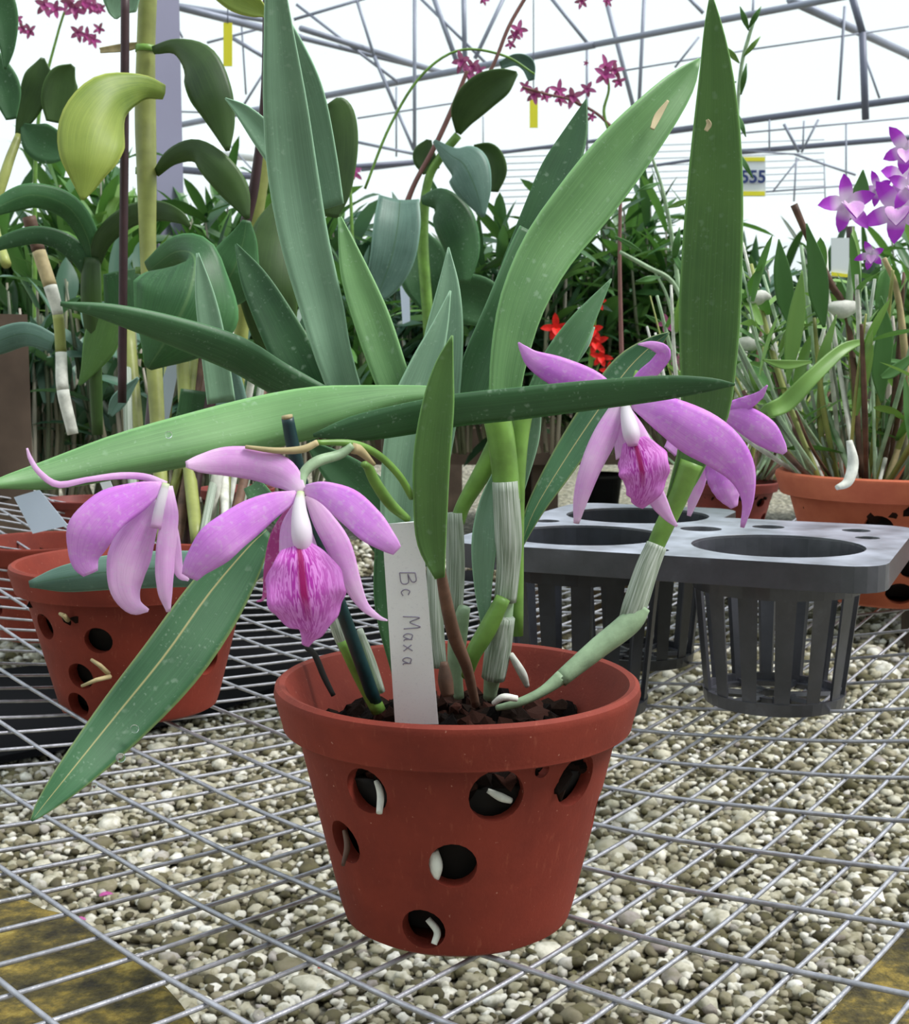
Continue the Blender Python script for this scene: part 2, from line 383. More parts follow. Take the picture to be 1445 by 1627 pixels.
# pebbles under the bench
def ico(sub):
    bm = bmesh.new(); bmesh.ops.create_icosphere(bm, subdivisions=sub, radius=1)
    v = np.array([q.co[:] for q in bm.verts]); f = np.array([[q.index for q in g.verts] for g in bm.faces]); bm.free(); return v, f
def pebbles(name, y0, y1, step, sub, size, label):
    v0, f0 = ico(sub); cs = []
    y = y0
    while y < y1:
        half = (y+.7)*.45+.2; n = int(2*half/step)
        for i in range(n):
            cs.append((-half+(i+random.random())*step, y+random.random()*step, 0))
        y += step
    cs = np.array(cs); N = len(cs); r = size*rng.lognormal(0, .32, N)
    sc = np.stack([r*rng.uniform(.8,1.35,N), r*rng.uniform(.7,1.1,N), r*rng.uniform(.5,.8,N)], 1)
    ang = rng.uniform(0, 2*np.pi, N); tl = rng.uniform(-.5,.5,N)
    V = v0[None]*sc[:,None]*(1+rng.uniform(-.24,.24,(N,len(v0),1)))
    ct,st = np.cos(tl)[:,None],np.sin(tl)[:,None]; y_,z_ = V[...,1].copy(),V[...,2].copy(); V[...,1]=y_*ct-z_*st; V[...,2]=y_*st+z_*ct
    ca,sa = np.cos(ang)[:,None],np.sin(ang)[:,None]; x_,y_ = V[...,0].copy(),V[...,1].copy(); V[...,0]=x_*ca-y_*sa; V[...,1]=x_*sa+y_*ca
    V += cs[:,None]; V[...,2] += FLOOR + size*.2 + rng.uniform(0, size*1.5, N)[:,None]
    Fc = (f0[None]+(np.arange(N)*len(v0))[:,None,None]).reshape(-1,3)
    me = bpy.data.meshes.new(name); me.vertices.add(N*len(v0)); me.vertices.foreach_set('co', V.ravel())
    me.loops.add(Fc.size); me.loops.foreach_set('vertex_index', Fc.ravel().astype(np.int32))
    me.polygons.add(len(Fc)); me.polygons.foreach_set('loop_start', np.arange(0, Fc.size, 3, dtype=np.int32)); me.polygons.foreach_set('loop_total', np.full(len(Fc),3,dtype=np.int32))
    me.update(calc_edges=True); o = link(name, me, M['pebble'])
    tag(o, label, 'gravel', kind='stuff')
pebbles('gravel', .75, 1.55, .0138, 2, .0078, 'cream and grey pebbles lying on the ground below the wire bench')
pebbles('gravel', 1.55, 2.4, .0150, 1, .0088, 'smaller looking pebbles on the ground under the back of the wire bench')
pebbles('gravel', 2.4, 5.2, .025, 1, .0140, 'pale gravel on the ground farther behind the wire bench')

# roof frame: tubes traced at their own distances
trim_i = [0]
def bar(p, q, w, mat='steel_frame'):
    trim_i[0] += 1
    r = w*.5*(depth(p)+depth(q))/2/F_PX
    o = tube('trim_%d' % trim_i[0], [p, (p+q)/2, q], r, M[mat], n=6)
    tag(o, 'grey steel tube of the greenhouse roof frame', kind='structure')
def barz(a, b, z, w, mat='steel_frame'): bar(PZ(*a, z), PZ(*b, z), w, mat)      # level beam at height z
def bary(a, b, Y, w, mat='steel_frame', Y2=None): bar(P(*a, Y), P(*b, Y2 or Y), w, mat)
barz((250,206),(519,152), 2.7, 10); barz((519,152),(945,71), 2.7, 11); barz((945,71),(1500,-36), 2.7, 11)
barz((575,270),(1010,216), 2.7, 6, 'steel_dark'); barz((1010,216),(1500,149), 2.7, 11, 'steel_dark')
barz((860,290),(1175,243), 2.7, 5, 'steel_dark'); barz((1175,242),(1500,214), 2.9, 9, 'steel_dark')
barz((478,45),(700,115), 2.9, 9); barz((260,5),(478,60), 2.9, 12); barz((478,60),(690,112), 2.9, 8)
barz((1256,0),(1445,87), 3.1, 13); barz((1445,87),(1520,118), 3.1, 13)
thin = [((564,-10),(595,90),5),((595,90),(630,173),6),((630,173),(658,239),5),((659,-10),(659,239),6),((666,-5),(772,100),5),
 ((687,-10),(725,95),8),((737,-10),(739,97),8),((803,-8),(755,93),7),((872,-8),(934,69),6),((933,69),(933,250),4),((467,31),(588,-5),5),
 ((471,7),(633,131),5),((568,188),(727,163),3),((564,225),(665,246),5),((630,138),(630,249),3),((962,-5),(1007,170),7),((1024,-5),(1016,163),6),
 ((1090,-8),(1118,21),6),((1111,59),(1073,107),4),((993,112),(1198,78),3),((1198,78),(1445,42),3),((1198,-5),(1196,28),4),
 ((1343,10),(1333,159),5),((1374,87),(1398,156),4),((1246,197),(1270,242),5),((1301,190),(1274,242),4),
 ((1175,239),(1263,245),3),((1263,245),(1360,278),4),((1270,252),(1228,305),3),((1266,250),(1262,320),3),
 ((1215,305),(1360,294),3),((1223,190),(1223,240),3),((1278,192),(1276,240),3),((1175,212),(1445,187),3),((1345,195),(1345,330),3),((1310,255),(1312,330),2),
 ((367,59),(422,92),7),((329,68),(415,45),4),((275,177),(420,182),3),((383,25),(391,150),3),((429,100),(388,166),4),((270,20),(290,60),4),
 ((270,7),(422,32),9),((360,225),(420,290),3),((768,185),(768,235),2)]
for a,b,w in thin: bary(a, b, 10.5, w)
bary((1353,-10),(1371,52), 9, 12, 'steel_dark'); bary((1371,52),(1376,190), 9, 12, 'steel_dark')
bary((440,274),(660,258), 12, 9, 'steel_dark')
bary((270,235),(420,250), 13, 18, 'white_card'); bary((268,268),(420,282), 13, 12, 'steel_dark')
mb = MB(); pa = P(263,300,2.6); boxg(mb, (pa.x,pa.y,1.4), (.068,.06,3.9), rot=.6)
tag(mb.build('trim_post', M['post_grey'], smooth=False), 'square grey steel greenhouse post', kind='structure')

for q in range(9): bary((770+q*4, 240+q*10.5), (1310, 222+q*10.5), 19, 1.6)
# wire bench: one welded panel
mb = MB(); ca, sa = math.cos(math.radians(-40)), math.sin(math.radians(-40)); da = Vector((ca, sa, 0)); na = Vector((-sa, ca, 0))
def inside(x, y): return -1.25 < x < 1.35 and -.42 < y < 1.15
def wire(origin, d, rad, amp, per, ph, dz, flank):
    run = []
    def flush():
        if len(run) > 3: tube_geo(mb, run, rad, 6)
    for i in range(-150, 151):
        s = i*.0145; q = origin + d*s
        if not inside(q.x, q.y):
            flush(); run.clear(); continue
        w = amp*math.sin(s*per+ph)
        run.append(Vector((q.x, q.y, sag(q.x)+dz+w*.55-.0015)) + flank*(w + .0012*math.sin(s*9+ph*3)))
    flush()
for i in range(-22, 26):
    o = na*(.035+.0645*i); wire(o, da, .00148, .0004, 40, i*1.7, 0, na)
for i in range(-55, 56):
    o = da*(.125+.0287*i + random.uniform(-.0012,.0012)); wire(o, na, .00132, .0011, 24+random.random()*6, i*2.1, -.0022, da)
tag(mb.build('wire_bench', M['galvanised']), 'galvanised welded wire mesh bench top under the pots', 'bench')
# timbers under the bench
def timber(name, poly, z, h, mat, label):
    mb = MB(); pts = [PZ(a,b,z) for a,b in poly]; poly2=[(p.x,p.y) for p in pts]
    area = sum(poly2[i][0]*poly2[(i+1)%len(poly2)][1]-poly2[(i+1)%len(poly2)][0]*poly2[i][1] for i in range(len(poly2)))
    if area < 0: poly2.reverse()
    prism(mb, poly2, z-h, z); o = mb.build(name, mat, smooth=False)
    md = o.modifiers.new('b', 'BEVEL'); md.width = .004; md.segments = 2
    tag(o, label, 'beam')
timber('timber_beam', [(-170,1370),(-20,1395),(70,1440),(120,1452),(185,1500),(240,1535),(290,1590),(340,1660),(360,1760),(-250,1760)], -.05, .09, M['moss'], 'mossy yellow timber under the lower left corner of the bench')
timber('timber_beam', [(1560,1330),(1285,1640),(1200,1760),(1800,1760),(1900,1330)], -.035, .05, M['moss'], 'yellow-brown mossy timber under the lower right corner of the bench')
# thin flat black sheet laid below the mesh
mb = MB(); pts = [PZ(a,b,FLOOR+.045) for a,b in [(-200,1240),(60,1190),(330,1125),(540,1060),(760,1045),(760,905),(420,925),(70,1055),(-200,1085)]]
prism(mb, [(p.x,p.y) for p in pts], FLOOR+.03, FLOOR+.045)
tag(mb.build('black_sheet', M['matte_black'], smooth=False), 'thin black sheet on the gravel below the left pot', 'cloth')

for px,py,r_ in ((158,1424,9),(118,1462,8),(350,1433,6),(506,1538,6)):
    c = PZ(px,py,FLOOR+.022); mb = MB(); strap(mb, c, Vector((1,.4*(px%3-1),.15)), r_*2.4*depth(c)/F_PX, r_*1.6*depth(c)/F_PX, 8, 5, fold=.4)
    fp = mb.build('fallen_petal', M['red_flower' if px > 300 else 'petal_hot']); sol = fp.modifiers.new('s','SOLIDIFY'); sol.thickness = .0008
    tag(fp, 'small red petal fallen on the gravel below the bench' if px > 300 else 'dark pink petal fallen on the gravel by the mossy timber', 'petal', 'red fallen petals' if px > 300 else 'dark pink fallen petals')
# ------------------------------------------------------------ pots
POT_PROF = [(.000,.006),(.050,.006),(.0545,.010),(.0620,.045),(.0785,.100),(.0840,.112),(.0905,.128),(.0925,.1315),(.0955,.1325),(.0978,.1308),(.0985,.127),
            (.0942,.1110),(.0940,.1092),(.0932,.1085),(.0872,.1085),(.0862,.1065),(.0640,.012),(.0615,.004),(.0570,.0012),(.0500,0.0),(.000,0.0)]
def body_r(z): return np.interp(z, [.004,.012,.1065], [.0615,.0640,.0862])
def pot_mesh(holes, rim_notch=None, nseg=96):
    """holes: (azimuth deg, z, radius); azimuth 270 = towards the camera"""
    mb = MB(); lathe(mb, POT_PROF[1:-1], nseg)
    k = len(POT_PROF)-2
    mb.f.append(tuple(range(nseg))); mb.mi.append(0)                       # inner floor
    mb.f.append(tuple((k-1)*nseg+a for a in range(nseg))[::-1]); mb.mi.append(0)
    o = mb.build('pot_tmp', None); cuts = []
    for az, z, r in holes:
        a = math.radians(az); d = Vector((math.cos(a), math.sin(a), .0)); c = Vector((0,0,z))
        n = 20; e1 = Vector((-d.y, d.x, 0)); e2 = Vector((0,0,1)); V = []; cut = MB()
        for t_ in (.03, .12):
            rr = r*(.92 if t_ < .05 else 1.1)
            V += [c+d*t_+(e1*math.cos(2*math.pi*q/n+.05)+e2*math.sin(2*math.pi*q/n+.05))*rr for q in range(n)]
        cut.add(V, [tuple(range(n))[::-1], tuple(range(n,2*n))]+[(q,(q+1)%n,n+(q+1)%n,n+q) for q in range(n)]); cuts.append(cut)
    return carve(o, cuts)
def carve(o, cutters, solver='EXACT'):
    """cut a list of closed bmesh solids out of o, one after another; returns the mesh"""
    def fix(ob_):
        bm = bmesh.new(); bm.from_mesh(ob_.data); bmesh.ops.remove_doubles(bm, verts=bm.verts, dist=1e-7); bmesh.ops.recalc_face_normals(bm, faces=bm.faces); bm.to_mesh(ob_.data); bm.free()
    fix(o)
    for cm in cutters:
        co = cm.build('cut_tmp', None); fix(co)
        md = o.modifiers.new('b', 'BOOLEAN'); md.operation = 'DIFFERENCE'; md.object = co; md.solver = solver
        dg = bpy.context.evaluated_depsgraph_get(); me = bpy.data.meshes.new_from_object(o.evaluated_get(dg))
        o.modifiers.clear()
        if len(me.vertices) > 8: o.data = me
        else: print('CARVE FAILED')
        bpy.data.objects.remove(co)
    me = o.data; bpy.data.objects.remove(o); me.materials.clear(); return me
def mixchunks(name, rad, z, n, parent, seed=1, size=.007, dome=.006):
    r_ = random.Random(seed); v0, f0 = ico(1); mb = MB()
    for i in range(n):
        rr = rad*math.sqrt(r_.random()); a = r_.random()*6.283; s = size*r_.uniform(.6,1.5)
        R = Matrix.Rotation(r_.random()*6, 3, 'X') @ Matrix.Rotation(r_.random()*6, 3, 'Z')
        sc = Vector((s*1.3, s*.8, s*.5)); h = dome*(1-(rr/rad)**2)
        mb.add([R @ Vector((q[0]*sc.x, q[1]*sc.y, q[2]*sc.z)) + Vector((rr*math.cos(a), rr*math.sin(a), z+h+r_.uniform(-.003,.004))) for q in v0], f0.tolist())
    return mb.build(name, M['bark'], parent, smooth=False)
def on_pot(px, py):    # pixel on the main pot's body -> azimuth, height
    d = ray(px, py); best=None
    for i in range(2000):
        t_ = .5+.3*i/2000; q = CAM+d*t_
        if q.z < .108 and math.hypot(q.x,q.y) < body_r(q.z): best=q; break
    return (math.degrees(math.atan2(best.y,best.x)), best.z) if best is not None else None
def make_pot(name, label, loc, me, mat, zs=1, s=1, rot=0, mixed=True, seed=1, group=None):
    o = link(name, me, None, None); 
    if not len(me.materials): me.materials.append(mat)
    me.polygons.foreach_set('use_smooth', [True]*len(me.polygons))
    md = o.modifiers.new('e', 'EDGE_SPLIT'); md.split_angle = math.radians(34)
    wn = o.modifiers.new('w', 'WEIGHTED_NORMAL'); wn.weight = 80
    o.location = loc; o.scale = (s,s,s*zs); o.rotation_euler = (0,0,rot); tag(o, label, 'pot', group)
    if mixed:
        c = mixchunks('potting_mix', .080, .098, 260, o, seed)
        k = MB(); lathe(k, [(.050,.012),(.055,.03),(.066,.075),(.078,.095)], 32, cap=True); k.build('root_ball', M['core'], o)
    return o
holes = []
for px,py,r in ((577,1257,.0118),(785,1265,.0135),(912,1240,.0135),(543,1338,.0115),(949,1300,.0115),(715,1376,.0120),(668,1477,.0115),(857,1224,.004)):
    h = on_pot(px,py)
    if h is None: 
        h = (math.degrees(math.atan2(-.02, .09 if px>727 else -.09)), .065)
    holes.append((h[0], h[1], r))
holes += [(40,.07,.012),(95,.06,.012),(150,.07,.012),(70,.03,.012),(125,.03,.012)]
main_me = pot_mesh(holes)
main_pot = make_pot('flower_pot', 'terracotta pot with round side holes and a thick rim, standing foremost in the middle', (.0015,0,0), main_me, M['terra'], seed=3)
# roots seen through the holes
for pts in ([(598,1240,-.068,4),(605,1262,-.071,6),(603,1292,-.078,5)], [(775,1256,-.076,4),(795,1266,-.076,7),(812,1272,-.073,5)],
            [(688,1352,-.068,9),(692,1376,-.068,12),(689,1400,-.067,8)],[(680,1460,-.058,5),(695,1480,-.060,6),(690,1500,-.062,5)],[(548,1320,-.045,4),(552,1345,-.052,5),(545,1375,-.060,3)]):
    ptube('root', [(a,b,c+.0,d) for a,b,c,d in pts], M['root_white'] if pts[0][0] != 548 else M['stem_brown'], main_pot)
for c in [c for c in COL.objects if c.parent == main_pot and c.name.startswith('root') and not c.name.startswith('root_ball')]:
    c.matrix_parent_inverse = Matrix.Translation((-.0015,0,0))

pot2_me = pot_mesh([(225,.085,.011),(262,.078,.011),(305,.072,.011),(246,.045,.0115),(238,.018,.011),(285,.04,.0115),(330,.05,.0115),(20,.07,.012),(90,.06,.012),(150,.05,.012)])
left_pot = make_pot('flower_pot', 'terracotta pot with side holes behind the left, holding a fleshy grey-green leaf', (-.2555,.35,.024), pot2_me, M['terra'], zs=.915, s=1.0, seed=5)
for a,b in (((95,975),(108,985)),((145,1048),(172,1070)),((130,1090),(175,1075))):
    tube('root', [P(*a,.262), P((a[0]+b[0])/2,(a[1]+b[1])/2-2,.258), P(*b,.27)], [.0012,.0018,.002], M['bract_tan'], left_pot, 6)
for c in [c for c in COL.objects if c.parent == left_pot and c.name.startswith('root') and not c.name.startswith('root_ball')]:
    c.matrix_parent_inverse = Matrix.Translation((-.2555,.35,.024)).inverted() if False else (Matrix.Translation((-.2555,.35,.024)) @ Matrix.Diagonal((1,1,.915,1))).inverted()

# ------------------------------------------------------------ main orchid
orchid = thing('orchid_plant', 'orchid with long strap leaves and violet flowers growing in the front terracotta pot', 'orchid plant', (0,0,.10))
def L(pts, mat, **kw):
    return leaf('leaf', pts, M[mat], orchid, **kw)
L([(560,650,.03,26,22),(534,560,.028,34,24),(518,490,.03,40,28),(492,380,.03,46,30),(474,270,.03,48,30),(461,160,.025,42,26),(450,60,.02,30,18),(443,-20,.015,20,10),(440,-70,.01,2,2)], 'leaf_grey', fold=.32)
L([(505,640,.06,34,30),(475,570,.06,40,30),(440,500,.065,36,24),(405,440,.07,24,18),(375,388,.075,2,2)], 'leaf_deep', fold=.2)
L([(352,640,.10,22,22),(338,540,.10,20,20),(326,470,.10,15,15),(314,402,.10,2,2)], 'leaf_grey')
L([(520,622,.05,6,36),(450,586,.045,9,44),(380,545,.03,10,46),(280,512,.015,8,38),(180,490,.0,6,22),(96,482,-.01,2,3)][::-1], 'leaf_mid', fold=-.55)
L([(720,630,-.035,10,14),(640,634,-.04,14,22),(540,662,-.05,22,52),(440,690,-.055,20,66),(320,716,-.07,20,62),(200,738,-.085,20,50),(90,760,-.10,16,32),(20,768,-.11,8,15),(-20,772,-.12,2,2)], 'leaf_bright', fold=-.6)
L([(498,692,-.075,2,2),(560,672,-.075,10,30),(640,650,-.075,8,42),(720,634,-.075,7,44),(820,623,-.072,7,44),(950,610,-.07,6,40),(1060,602,-.068,5,33),(1130,605,-.066,4,17),(1168,611,-.065,1,1)], 'leaf_deep', fold=-.35)
L([(699,918,-.085,8,8),(687,860,-.088,24,22),(684,790,-.092,27,28),(686,720,-.095,28,30),(696,640,-.097,24,26),(708,580,-.098,16,13),(719,533,-.10,1,1)], 'leaf_young', fold=.22)
L([(668,900,.02,22,24),(676,760,.03,32,34),(690,650,.04,36,38),(704,540,.05,30,32),(711,460,.055,16,20),(713,393,.06,1,1)], 'leaf_grey')
L([(630,860,.0,24,22),(640,760,.005,34,30),(655,660,.01,36,32),(676,590,.015,28,24),(700,520,.02,14,12),(716,462,.025,1,1)], 'leaf_grey', fold=.4)
L([(650,660,.02,26,24),(625,600,.02,30,26),(595,510,.025,32,26),(565,430,.03,24,20),(540,345,.035,3,3)], 'leaf_bright')
L([(735,660,.05,22,26),(760,580,.055,26,30),(800,490,.06,28,32),(835,410,.07,30,30),(850,370,.075,26,26)], 'leaf_mid')
L([(820,430,.08,26,20),(862,330,.085,28,26),(888,270,.09,28,28),(912,215,.095,18,20),(932,158,.10,1,1)], 'leaf_deep', roll=.4)
L([(800,700,.02,20,22),(803,620,.022,25,25),(814,550,.025,32,30),(834,475,.03,38,36),(872,395,.04,42,44),(930,322,.05,48,46),(990,245,.06,44,44),(1045,180,.07,34,34),(1085,130,.08,20,22),(1112,94,.085,2,2)], 'leaf_bright', fold=.28, roll=-.25)
L([(1070,800,.0,13,13),(1090,757,.0,22,20),(1103,720,.0,26,26),(1118,660,.0,36,38),(1125,600,-.002,42,42),(1128,500,-.004,48,48),(1133,400,-.006,48,46),(1138,300,-.008,45,42),(1141,200,-.01,38,34),(1139,110,-.012,26,24),(1134,40,-.014,14,13),(1130,-12,-.015,1,1)], 'leaf_young', fold=.2)
L([(858,640,.04,26,28),(890,575,.045,28,26),(925,515,.05,20,18),(972,443,.06,1,1)], 'leaf_mid')
L([(860,640,.07,16,16),(895,580,.07,17,17),(925,545,.07,12,12),(945,520,.075,1,1)], 'leaf_grey')
L([(826,872,.03,3,3),(850,810,.035,14,14),(895,735,.045,22,22),(945,660,.055,26,24),(995,590,.065,24,22),(1035,550,.07,12,12),(1064,528,.07,1,1)], 'leaf_mid', midr=None) if False else leaf('leaf', [(826,872,.03,3,3),(850,810,.035,14,14),(895,735,.045,22,22),(945,660,.055,26,24),(995,590,.065,26,24),(1035,550,.07,14,14),(1064,528,.07,1,1)], M['leaf_rib'], orchid)
L([(842,620,.05,18,16),(836,690,.05,22,18),(825,760,.05,14,12),(818,820,.05,3,3)], 'leaf_grey')
leaf('leaf', [(424,842,-.07,6,8),(392,872,-.075,26,36),(330,945,-.09,32,62),(262,1040,-.11,34,66),(185,1135,-.13,30,56),(115,1222,-.15,22,36),(70,1278,-.16,12,16),(50,1304,-.165,2,2)][::-1], M['leaf_rib'], orchid, fold=.12, roll=-.1)
L([(772,1000,.0,6,6),(768,930,.0,14,14),(768,860,.0,18,22),(776,800,.005,14,18),(788,745,.01,2,2)], 'leaf_grey')
L([(640,900,.03,24,24),(610,830,.03,40,40),(570,775,.035,36,36),(520,730,.04,20,20),(490,705,.04,4,4)], 'leaf_deep')
L([(460,270,.09,22,22),(425,220,.09,22,20),(390,180,.09,14,12),(358,156,.09,1,1)], 'leaf_grey')
L([(525,330,.06,20,22),(505,250,.06,24,30),(480,150,.055,20,34),(455,70,.05,4,24),(440,10,.05,2,4)], 'leaf_grey', roll=.3)
L([(402,770,.0,14,16),(425,800,-.01,16,22),(452,830,-.01,10,12)], 'leaf_deep')
L([(640,1080,-.0,14,14),(622,960,.0,26,26),(625,850,.0,28,28)], 'leaf_deep')
# scar on the curved leaf
leaf('leaf_scar', [(1036,205,.055,3,4),(1046,185,.06,6,5),(1062,160,.064,2,2)], M['scar'], orchid, thick=.0006)
leaf('leaf_scar', [(1122,208,-.02,3,3),(1127,198,-.02,4,4),(1124,190,-.02,2,2)], M['scar'], orchid, thick=.0006)
# pseudobulbs and stems
def ST(pts, mat, name='stem'): return ptube(name, pts, M[mat], orchid)
ST([(790,665,.0,22),(797,700,.0,22),(805,770,.0,21),(808,800,.0,20)], 'stem_green')
ST([(803,765,-.002,21),(808,850,-.002,22),(808,900,-.001,19),(803,955,.0,18)], 'sheath', 'papery_sheath')
ST([(803,940,.004,15),(795,1000,.006,18),(785,1060,.008,15),(778,1110,.012,10)], 'stem_pale')
ST([(800,980,.0,19),(792,1030,.002,21),(784,1078,.004,19)], 'sheath', 'papery_sheath')
ST([(832,625,.02,22),(824,700,.015,16),(820,800,.012,14),(822,1010,.01,10)], 'stem_green')
ST([(795,690,.02,14),(770,745,.02,15),(738,800,.02,12),(727,830,.02,12)], 'stem_green')
ST([(722,815,.018,14),(724,900,.018,15),(722,985,.018,13)], 'sheath', 'papery_sheath')
ST([(738,965,.012,10),(728,1010,.015,15),(724,1070,.015,12),(730,1110,.015,8)], 'stem_pale')
ST([(700,905,-.083,8),(708,950,-.075,10),(722,1010,-.06,11),(742,1060,-.045,9),(756,1120,-.03,7)], 'stem_brown')
ST([(800,950,-.01,12),(775,1000,-.01,15),(752,1040,-.01,13),(742,1075,-.005,9)], 'stem_green')
ST([(1100,735,.0,20),(1078,790,.0,16),(1052,845,.0,15),(1035,885,.0,13)], 'stem_green')
ST([(1044,866,-.002,17),(1028,905,-.004,19),(1010,960,-.006,20),(1000,985,-.006,17)], 'sheath', 'papery_sheath')
ST([(1018,962,-.006,17),(1000,990,-.008,19),(950,1030,-.012,17),(890,1080,-.018,13)], 'stem_pale')
ST([(893,1076,-.018,12),(860,1100,-.022,8),(820,1118,-.025,7),(790,1125,-.02,5)], 'stem_pale')
ST([(522,950,-.03,11),(540,1000,-.028,14),(552,1030,-.026,13)], 'sheath', 'papery_sheath')
ST([(545,1015,-.028,12),(572,1070,-.024,13),(602,1130,-.02,12)], 'stem_green')
ST([(572,1000,-.02,5),(588,1050,-.016,9),(605,1100,-.014,8)], 'sheath', 'papery_sheath')
ST([(690,900,.0,12),(693,1000,.0,13),(700,1060,.0,11)], 'sheath', 'papery_sheath')
ST([(706,1052,-.02,6),(708,1080,-.02,12),(712,1105,-.02,10)], 'stem_brown', 'shoot')
ST([(812,1040,.0,5),(830,1070,.005,7),(838,1090,.01,4)], 'root_white', 'root')
ST([(784,1118,-.05,4),(800,1108,-.052,6),(822,1110,-.05,5)], 'root_white', 'root')
ST([(486,1028,.035,4),(500,1040,.03,5),(515,1075,.025,5),(530,1105,.02,4)], 'core', 'root')
# flower stalks
ST([(655,790,-.09,6),(634,755,-.10,6),(600,722,-.11,6),(560,705,-.12,6),(500,703,-.13,4)], 'stem_green', 'flower_stalk')
ST([(648,825,-.07,6),(620,800,-.08,9),(596,765,-.09,9),(585,742,-.095,8),(578,738,-.10,5)], 'stem_green', 'flower_stalk')
ST([(560,712,-.122,9),(572,716,-.118,8),(595,738,-.11,3)], 'bract_tan', 'flower_stalk')
ST([(1012,590,-.012,3),(1003,620,-.02,4),(998,650,-.03,5)], 'stem_green', 'flower_stalk')

def flower(col_pts, parts):
    f = ptube('flower', col_pts, M['column'], orchid); tag(f, 'flower with violet petals')
    for kind, pts, mat, kw in parts:
        kw = dict(kw); leaf(kind, pts, M[mat], f, thick=kw.pop('thick', .0007), **kw)
    return f
Yf = -.14
ST([(478,782,Yf+.002,6),(483,752,Yf+.006,8),(505,733,Yf+.010,9),(540,722,-.124,8),(560,708,-.122,6)], 'stem_pale', 'ovary')
ST([(505,703,-.130,5),(480,714,-.132,6),(440,716,-.134,5),(390,710,-.134,3)], 'bract_tan', 'flower_stalk')
flower([(478,782,Yf,6),(476,812,Yf-.004,12),(480,850,Yf-.008,17),(482,885,Yf-.008,10)], [
 ('sepal', [(480,782,Yf,8,8),(452,752,Yf+.004,26,22),(410,738,Yf+.006,26,26),(360,734,Yf+.004,22,24),(320,736,Yf,15,14),(296,738,Yf-.004,5,5)], 'petal_pale', dict(fold=-.25)),
 ('petal', [(472,786,Yf,7,7),(430,806,Yf-.006,20,24),(385,832,Yf-.012,30,30),(345,862,Yf-.016,34,32),(315,893,Yf-.016,26,22),(302,918,Yf-.014,12,14)], 'petal', dict(fold=-.18, ruffle=.07, rk=2)),
 ('petal', [(485,778,Yf,8,8),(515,784,Yf-.006,20,16),(552,806,Yf-.012,30,24),(588,838,Yf-.016,28,24),(618,862,Yf-.016,16,17),(632,874,Yf-.014,8,10)], 'petal', dict(fold=-.15, ruffle=.06, rk=2)),
 ('sepal', [(490,786,Yf+.002,7,7),(512,825,Yf,17,16),(536,868,Yf-.002,22,18),(558,925,Yf-.002,16,14),(578,962,Yf,8,8),(600,980,Yf,4,4),(616,986,Yf,1,1)], 'petal_pale', dict(fold=-.2)),
 ('sepal', [(468,800,Yf+.01,6,6),(445,850,Yf+.015,12,14),(432,900,Yf+.018,11,12),(420,948,Yf+.02,3,3),(408,956,Yf+.02,1,1)], 'petal_hot', dict(fold=-.2)),
 ('lip_tube', [(474,802,Yf+.002,8,8),(468,840,Yf-.002,26,22),(474,890,Yf-.006,36,30)], 'petal_pale', dict(fold=-.5)),
 ('lip', [(476,866,Yf-.010,20,30),(480,888,Yf-.014,46,48),(483,915,Yf-.016,60,60),(486,945,Yf-.017,64,62),(490,970,Yf-.016,58,56),(493,990,Yf-.013,44,42),(494,1003,Yf-.011,24,26),(490,1014,Yf-.008,12,13),(486,1026,Yf-.004,5,6)], 'lip', dict(fold=-.22, ruffle=.09, rk=3, n=40, m=16)),
])
Yg = -.13
flower([(264,768,Yg,6),(256,800,Yg-.002,9),(248,840,Yg-.004,10)], [
 ('sepal', [(264,770,Yg,5,5),(232,758,Yg,5,5),(190,756,Yg-.005,5,5),(140,762,Yg-.012,4,4),(92,770,Yg-.016,5,5),(62,750,Yg-.018,4,4),(48,728,Yg-.018,3,3),(43,712,Yg-.018,1,1)], 'petal_pale', dict(fold=-.3)),
 ('petal', [(258,770,Yg,8,5),(220,788,Yg-.006,24,24),(180,815,Yg-.012,26,40),(150,850,Yg-.014,28,44),(138,885,Yg-.012,22,28),(148,910,Yg-.010,8,16)][::1], 'petal', dict(fold=-.2, ruffle=.08, rk=2)),
 ('lip', [(250,795,Yg+.002,8,10),(228,840,Yg-.002,22,30),(205,890,Yg-.004,32,34),(200,930,Yg-.004,26,26),(214,960,Yg-.002,12,18),(236,970,Yg,2,2)], 'petal_pale', dict(fold=-.3, ruffle=.1, rk=2)),
 ('sepal', [(268,772,Yg,6,6),(268,820,Yg-.004,15,12),(262,880,Yg-.006,16,14),(262,935,Yg-.006,12,12),(268,972,Yg-.004,3,3)], 'petal_pale', dict(fold=-.3, ruffle=.08, rk=3)),
 ('petal', [(268,800,Yg+.006,6,6),(272,860,Yg+.006,14,8),(284,910,Yg+.006,8,6),(300,922,Yg+.006,2,2)], 'petal_pale', dict(fold=-.2)),
])
Yh = -.035
